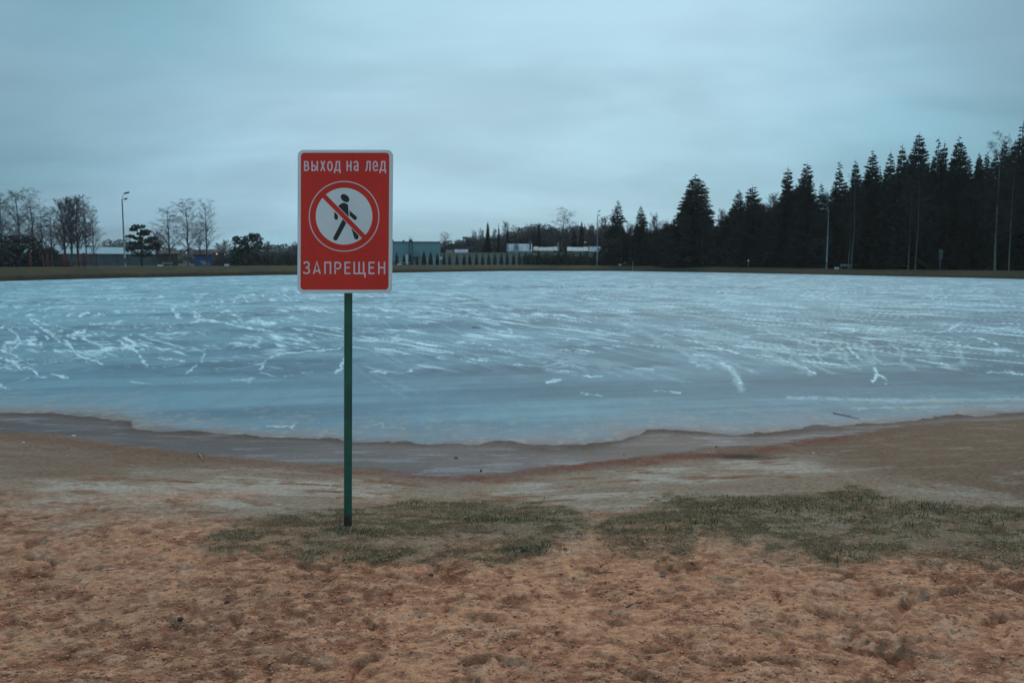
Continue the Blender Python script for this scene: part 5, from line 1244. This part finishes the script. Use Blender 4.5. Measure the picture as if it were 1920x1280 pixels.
# ------------------------------------------------------------------ grass on the beach
M_gr = bpy.data.materials.new('grass_blades'); M_gr.use_nodes = True
t_ = M_gr.node_tree; b = t_.nodes['Principled BSDF']; a = t_.nodes.new('ShaderNodeAttribute'); a.attribute_name = 'Col'; t_.links.new(a.outputs['Color'], b.inputs['Base Color']); b.inputs['Roughness'].default_value = 0.85; b.inputs['Specular IOR Level'].default_value = 0.2
def grass(n, seed, name, cover_fn, lmin, lmax, flat, palette, wts, thr=0.25, wd=0.0022):
    rs = np.random.RandomState(seed); y = rs.uniform(3.9, 7.4, n); x = rs.uniform(-1, 1, n) * 0.72 * y
    z = beach_z(x, y); px, py = project(x, y, z); c = cover_fn(x, y, px, py); k = rs.rand(n) < np.clip((c - thr) / (1 - thr), 0, 1) ** 1.8
    x, y, z = x[k], y[k], z[k]; n = len(x)
    cl = fbm(x * 3.5, y * 3.5, seed + 4, 3)
    L_ = (lmin + (lmax - lmin) * rs.rand(n) ** 2) * (0.5 + cl); az = rs.rand(n) * 6.283; el = np.clip(rs.normal(flat, 0.35, n), 0.05, 1.5)
    dx, dy, dz_ = np.cos(az) * np.cos(el), np.sin(az) * np.cos(el), np.sin(el)
    a2 = rs.rand(n) * 3.14; wx, wy = np.cos(a2) * wd, np.sin(a2) * wd
    m1 = 0.55; bend = 0.35
    P0 = np.stack([x - wx, y - wy, z - 0.004], 1); P1 = np.stack([x + wx, y + wy, z - 0.004], 1)
    mx = np.stack([x + dx * L_ * m1, y + dy * L_ * m1, z + dz_ * L_ * m1 + 0.003], 1)
    P2 = mx + np.stack([wx, wy, 0 * wx], 1) * .8; P3 = mx - np.stack([wx, wy, 0 * wx], 1) * .8
    P4 = np.stack([x + dx * L_ * (1 + bend * .2), y + dy * L_ * (1 + bend * .2), z + dz_ * L_ * (1 - bend) + 0.002], 1)
    V = np.stack([P0, P1, P2, P3, P4], 1).reshape(-1, 3).astype(np.float32)
    me = bpy.data.meshes.new(name); me.vertices.add(5 * n); me.vertices.foreach_set('co', V.ravel())
    i = np.arange(n)[:, None] * 5; lv = np.concatenate([i + 0, i + 1, i + 2, i + 3, i + 3, i + 2, i + 4], 1).ravel().astype(np.int32)
    me.loops.add(7 * n); me.loops.foreach_set('vertex_index', lv)
    st = (np.arange(n)[:, None] * 7 + np.array([[0, 4]])).ravel().astype(np.int32); tot = np.tile([4, 3], n).astype(np.int32)
    me.polygons.add(2 * n); me.polygons.foreach_set('loop_start', st); me.polygons.foreach_set('loop_total', tot); me.update(calc_edges=True)
    pal = np.array(palette); pick = rs.choice(len(pal), n, p=np.array(wts) / sum(wts))
    col = pal[pick] * (0.7 + 0.6 * rs.rand(n))[:, None] * (0.75 + 0.5 * cl)[:, None]
    at = me.attributes.new('Col', 'FLOAT_COLOR', 'POINT'); at.data.foreach_set('color', np.concatenate([np.repeat(col, 5, 0), np.ones((5 * n, 1))], 1).astype(np.float32).ravel())
    me.materials.append(M_gr); return tag(link(name, me), kind='stuff')
green = (0.068, 0.100, 0.042); olive = (0.145, 0.120, 0.052); straw = (0.27, 0.20, 0.115); brn = (0.16, 0.095, 0.058); dkg = (0.030, 0.052, 0.028)
grass(420000, 1, 'dry_grass', grass_cover, 0.008, 0.026, 0.12, [olive, straw, brn, green, dkg], [4, 3.4, 4.6, 0.6, 0.4], 0.12, 0.0016)
def lush(X, Y, px, py):
    s = 0
    for cx_, cy_, w_, h_ in [(628,985,34,12),(652,992,26,7),(668,998,40,8),(720,1000,50,7),(900,975,120,8),(1060,975,45,10),(960,1030,80,11),(1015,1020,30,9),(1190,1000,50,22),(860,1050,60,7),(690,1050,70,8),(1320,985,60,14),(1570,1045,70,12),(1700,950,160,8),(1600,935,60,6),(1594,914,14,4),(1420,950,160,14),(1750,975,180,14),(800,945,60,5),(1150,985,30,8)]:
        s = s + np.exp(-(((px - cx_) / w_) ** 2 + ((py - cy_) / h_) ** 2))
    return np.clip(s * (0.3 + 1.2 * sstep(.35, .6, fbm(X * 5, Y * 7, 88, 3))), 0, 1)
grass(60000, 2, 'green_grass', lush, 0.014, 0.052, 0.75, [green, dkg, olive], [3, 3, 1.5], 0.1)
def sparse(X, Y, px, py):
    return sstep(.62, .72, fbm(X * 2.5, Y * 4, 89, 3)) * 0.10 * (py > 890) * (py < 1010)
grass(120000, 3, 'sparse_weeds', sparse, 0.01, 0.035, 0.5, [olive, brn, dkg], [2, 3, 1], 0.0)

def crumbs(n, seed, name, m, smin, smax, prob, flat=0.7, yr=(2.4, 7.0)):
    rs = np.random.RandomState(seed); y = rs.uniform(yr[0], yr[1], n); x = rs.uniform(-1, 1, n) * 0.72 * y
    z = beach_z(x, y); px, py = project(x, y, z); k = rs.rand(n) < prob(x, y, px, py); x, y, z = x[k], y[k], z[k]; n = len(x)
    sz = smin + (smax - smin) * rs.rand(n) ** 3
    o8 = np.array([(1,0,0),(0,1,0),(-1,0,0),(0,-1,0),(0,0,1),(0,0,-.6)], float)
    P = o8[None] * rs.uniform(.6, 1.3, (n, 6, 3)); a = rs.rand(n) * 6.28; c, q = np.cos(a)[:, None], np.sin(a)[:, None]
    V = np.stack([P[..., 0] * c - P[..., 1] * q, P[..., 0] * q + P[..., 1] * c, P[..., 2] * flat + flat * .3], -1) * sz[:, None, None] + np.stack([x, y, z], 1)[:, None]
    f8 = np.array([(0,1,4),(1,2,4),(2,3,4),(3,0,4),(1,0,5),(2,1,5),(3,2,5),(0,3,5)])
    lv = (np.arange(n)[:, None, None] * 6 + f8[None]).ravel().astype(np.int32)
    me = bpy.data.meshes.new(name); me.vertices.add(6 * n); me.vertices.foreach_set('co', V.astype(np.float32).ravel())
    me.loops.add(len(lv)); me.loops.foreach_set('vertex_index', lv); me.polygons.add(8 * n)
    me.polygons.foreach_set('loop_start', np.arange(0, len(lv), 3, dtype=np.int32)); me.polygons.foreach_set('loop_total', np.full(8 * n, 3, np.int32)); me.update(calc_edges=True)
    me.materials.append(m); return tag(link(name, me), kind='stuff')
near = lambda x, y, px, py: np.clip((py - 985) / 70, 0, 1) * (0.25 + 1.3 * sstep(.45, .62, fbm(x * 2.2, y * 3.8, 54, 5, 0.65)))
crumbs(42000, 31, 'sand_crumbs', mat('crumb_sand', (0.58, 0.265, 0.16), 0.95, var=.2, scale=30), .0025, .011, near, yr=(2.4, 5.6))
crumbs(5000, 32, 'dark_crumbs', mat('crumb_dark', (0.18, 0.09, 0.055), 0.95, var=.3, scale=30), .0015, .006, lambda x, y, px, py: np.full(x.shape, .8), .5, yr=(2.4, 6.8))
crumbs(2500, 33, 'pale_grit', mat('grit_pale', (0.48, 0.44, 0.40), 0.8, var=.2, scale=30), .001, .0035, lambda x, y, px, py: np.full(x.shape, .8), .5, yr=(2.4, 6.5))
crumbs(5000, 34, 'leaf_bits', mat('leaf_bits', (0.10, 0.055, 0.030), 0.9, var=.4, scale=30), .004, .013, lambda x, y, px, py: np.clip(grass_cover(x, y, px, py), 0, 1) * .8, .2, yr=(4.0, 6.6))

# ------------------------------------------------------------------ odds and ends lying about
M_stone = mat('dark_pebble', (0.065, 0.052, 0.045), 0.9, var=0.3, scale=40, spec=0.1)
M_lump = mat('brown_clod', (0.11, 0.07, 0.05), 0.95, var=0.3, scale=40)
M_bit = mat('white_scrap', (0.62, 0.64, 0.66), 0.6, var=0.1)
M_redb = mat('red_scrap', (0.55, 0.04, 0.03), 0.5)
M_stick = mat('wet_wood', (0.05, 0.035, 0.03), 0.8, var=0.3, scale=20)
def blob(name, px, py, size, m, label, cat, seed, flat=.5, icez=None):
    if icez is None:
        x, y = on_z(px, py, 0.0)
        for _ in range(6): x, y = on_z(px, py, float(beach_z(x, y)))
        z = float(beach_z(x, y))
    else: x, y = on_z(px, py, icez); z = icez
    r = random.Random(seed); bm = bmesh.new(); bmesh.ops.create_icosphere(bm, subdivisions=2, radius=1)
    for v in bm.verts:
        v.co *= r.uniform(.8, 1.15); v.co.x *= size; v.co.y *= size * .75; v.co.z = v.co.z * size * flat + size * flat * .35
    me = bpy.data.meshes.new(name); bm.to_mesh(me); bm.free(); me.materials.append(m)
    o = link(name, me); o.location = (x, y, z); o.rotation_euler.z = r.random() * 6; tag(o, label, cat); return o
def stick(px, py, px2, py2, rad, label, icez=None, name='stick', m=None):
    P = []
    for a, c in ((px, py), (px2, py2)):
        x, y = on_z(a, c, 0.0 if icez is None else icez)
        if icez is None:
            for _ in range(6): x, y = on_z(a, c, float(beach_z(x, y)))
            P.append((x, y, float(beach_z(x, y)) + rad))
        else: P.append((x, y, icez + rad))
    P = np.array(P); q = [P[0]]; r = random.Random(int(px))
    for t in (.25, .5, .75): e = P[0] * (1 - t) + P[1] * t; q.append(e + np.array([r.uniform(-1, 1) * rad * 2, r.uniform(-1, 1) * rad * 2, rad * .5]))
    q.append(P[1]); mb = MB(); q = [p - P[0] for p in q]; mb.tube(q, [rad, rad, rad * .9, rad * .7, rad * .4], 7)
    mb.tube([q[2], q[2] + np.array([.02, .03, .012]) + (q[3] - q[2]) * .6], [rad * .5, rad * .2], 5)
    o = mb.build(name, m or M_stick, None, True); o.location = tuple(P[0]); tag(o, label, 'stick')
blob('pebble', 425, 1130, .015, M_stone, 'grey pebble in the orange sand left of the sign post foot, upper of two', 'pebble', 1)
blob('pebble', 338, 1158, .017, M_stone, 'dark round pebble in the orange sand, lower left of the grey one', 'pebble', 2)
blob('pebble', 808, 1082, .015, M_stone, 'dark flat pebble just below the left grass patch', 'pebble', 3, .35)
blob('pebble', 1243, 1080, .018, mat('bluish_pebble', (0.15, 0.165, 0.18), .9, spec=0.1), 'bluish pebble below the gap between the grass patches', 'pebble', 4, .4)
blob('pebble', 84, 1079, .015, M_stone, 'dark pebble half sunk in the sand at far left', 'pebble', 5, .4)
blob('clod', 902, 883, .015, M_lump, 'small dark clod beside the shallow puddle', 'clod', 6, .9)
blob('clod', 855, 858, .030, M_lump, 'low dark clod on the wet strip right of the sign', 'clod', 7, .3)
blob('clod', 1343, 838, .015, M_lump, 'small dark clod at the wet edge of the strip on the right', 'clod', 8, .6)
blob('clod', 983, 1032, .015, M_stone, 'greyish clump in green grass of the left patch', 'clod', 9, .8)
blob('clod', 1060, 1030, .015, M_lump, 'sandy clod at the right edge of the left patch', 'clod', 10, .5)
blob('scrap', 1170, 852, .015, M_redb, 'tiny bright red scrap on the wet strip', 'scrap', 11, .5)
blob('scrap', 137, 817, .028, M_bit, 'white scrap on the wet strip at far left', 'scrap', 12, .25)
blob('scrap', 44, 829, .015, M_bit, 'small white scrap on dry sand at far left edge of the beach', 'scrap', 13, .3)
blob('scrap', 730, 911, .010, M_bit, 'tiny white scrap on the pale sand right of the post', 'scrap', 14, .5)
blob('scrap', 619, 909, .010, M_bit, 'tiny white scrap on the pale sand left of the post', 'scrap', 15, .4)
blob('scrap', 1201, 909, .011, M_bit, 'tiny white scrap on pale sand above the grass gap', 'scrap', 16, .5)
blob('scrap', 1525, 849, .014, M_bit, 'tiny white scrap on the pale sand spit on the right', 'scrap', 17, .4)
stick(1562, 775, 1612, 786, .007, 'thin brown stick shape for the sand spit at the ice edge on the right', ICE_Z, 'stick', mat('spit_brown', (0.22, 0.18, 0.16), .8))  # stick added in place of a thin spit of shore sand
stick(374, 852, 378, 862, .006, 'pale thin stalk standing in dry sand left of the post', None, 'stalk', mat('pale_stalk', (0.35, 0.3, 0.2), .8))
stick(1115, 1076, 1150, 1076, .0035, 'short dark twig in the orange sand below the grass gap')
stick(1175, 1139, 1205, 1128, .0035, 'thin dark twig lying in the orange sand below the grass gap')
stick(885, 614, 902, 616, .010, 'dark twig lying far out on the ice right of the post', ICE_Z)
stick(692, 581, 703, 580, .012, 'tiny dark twig on the ice just right of the sign', ICE_Z)
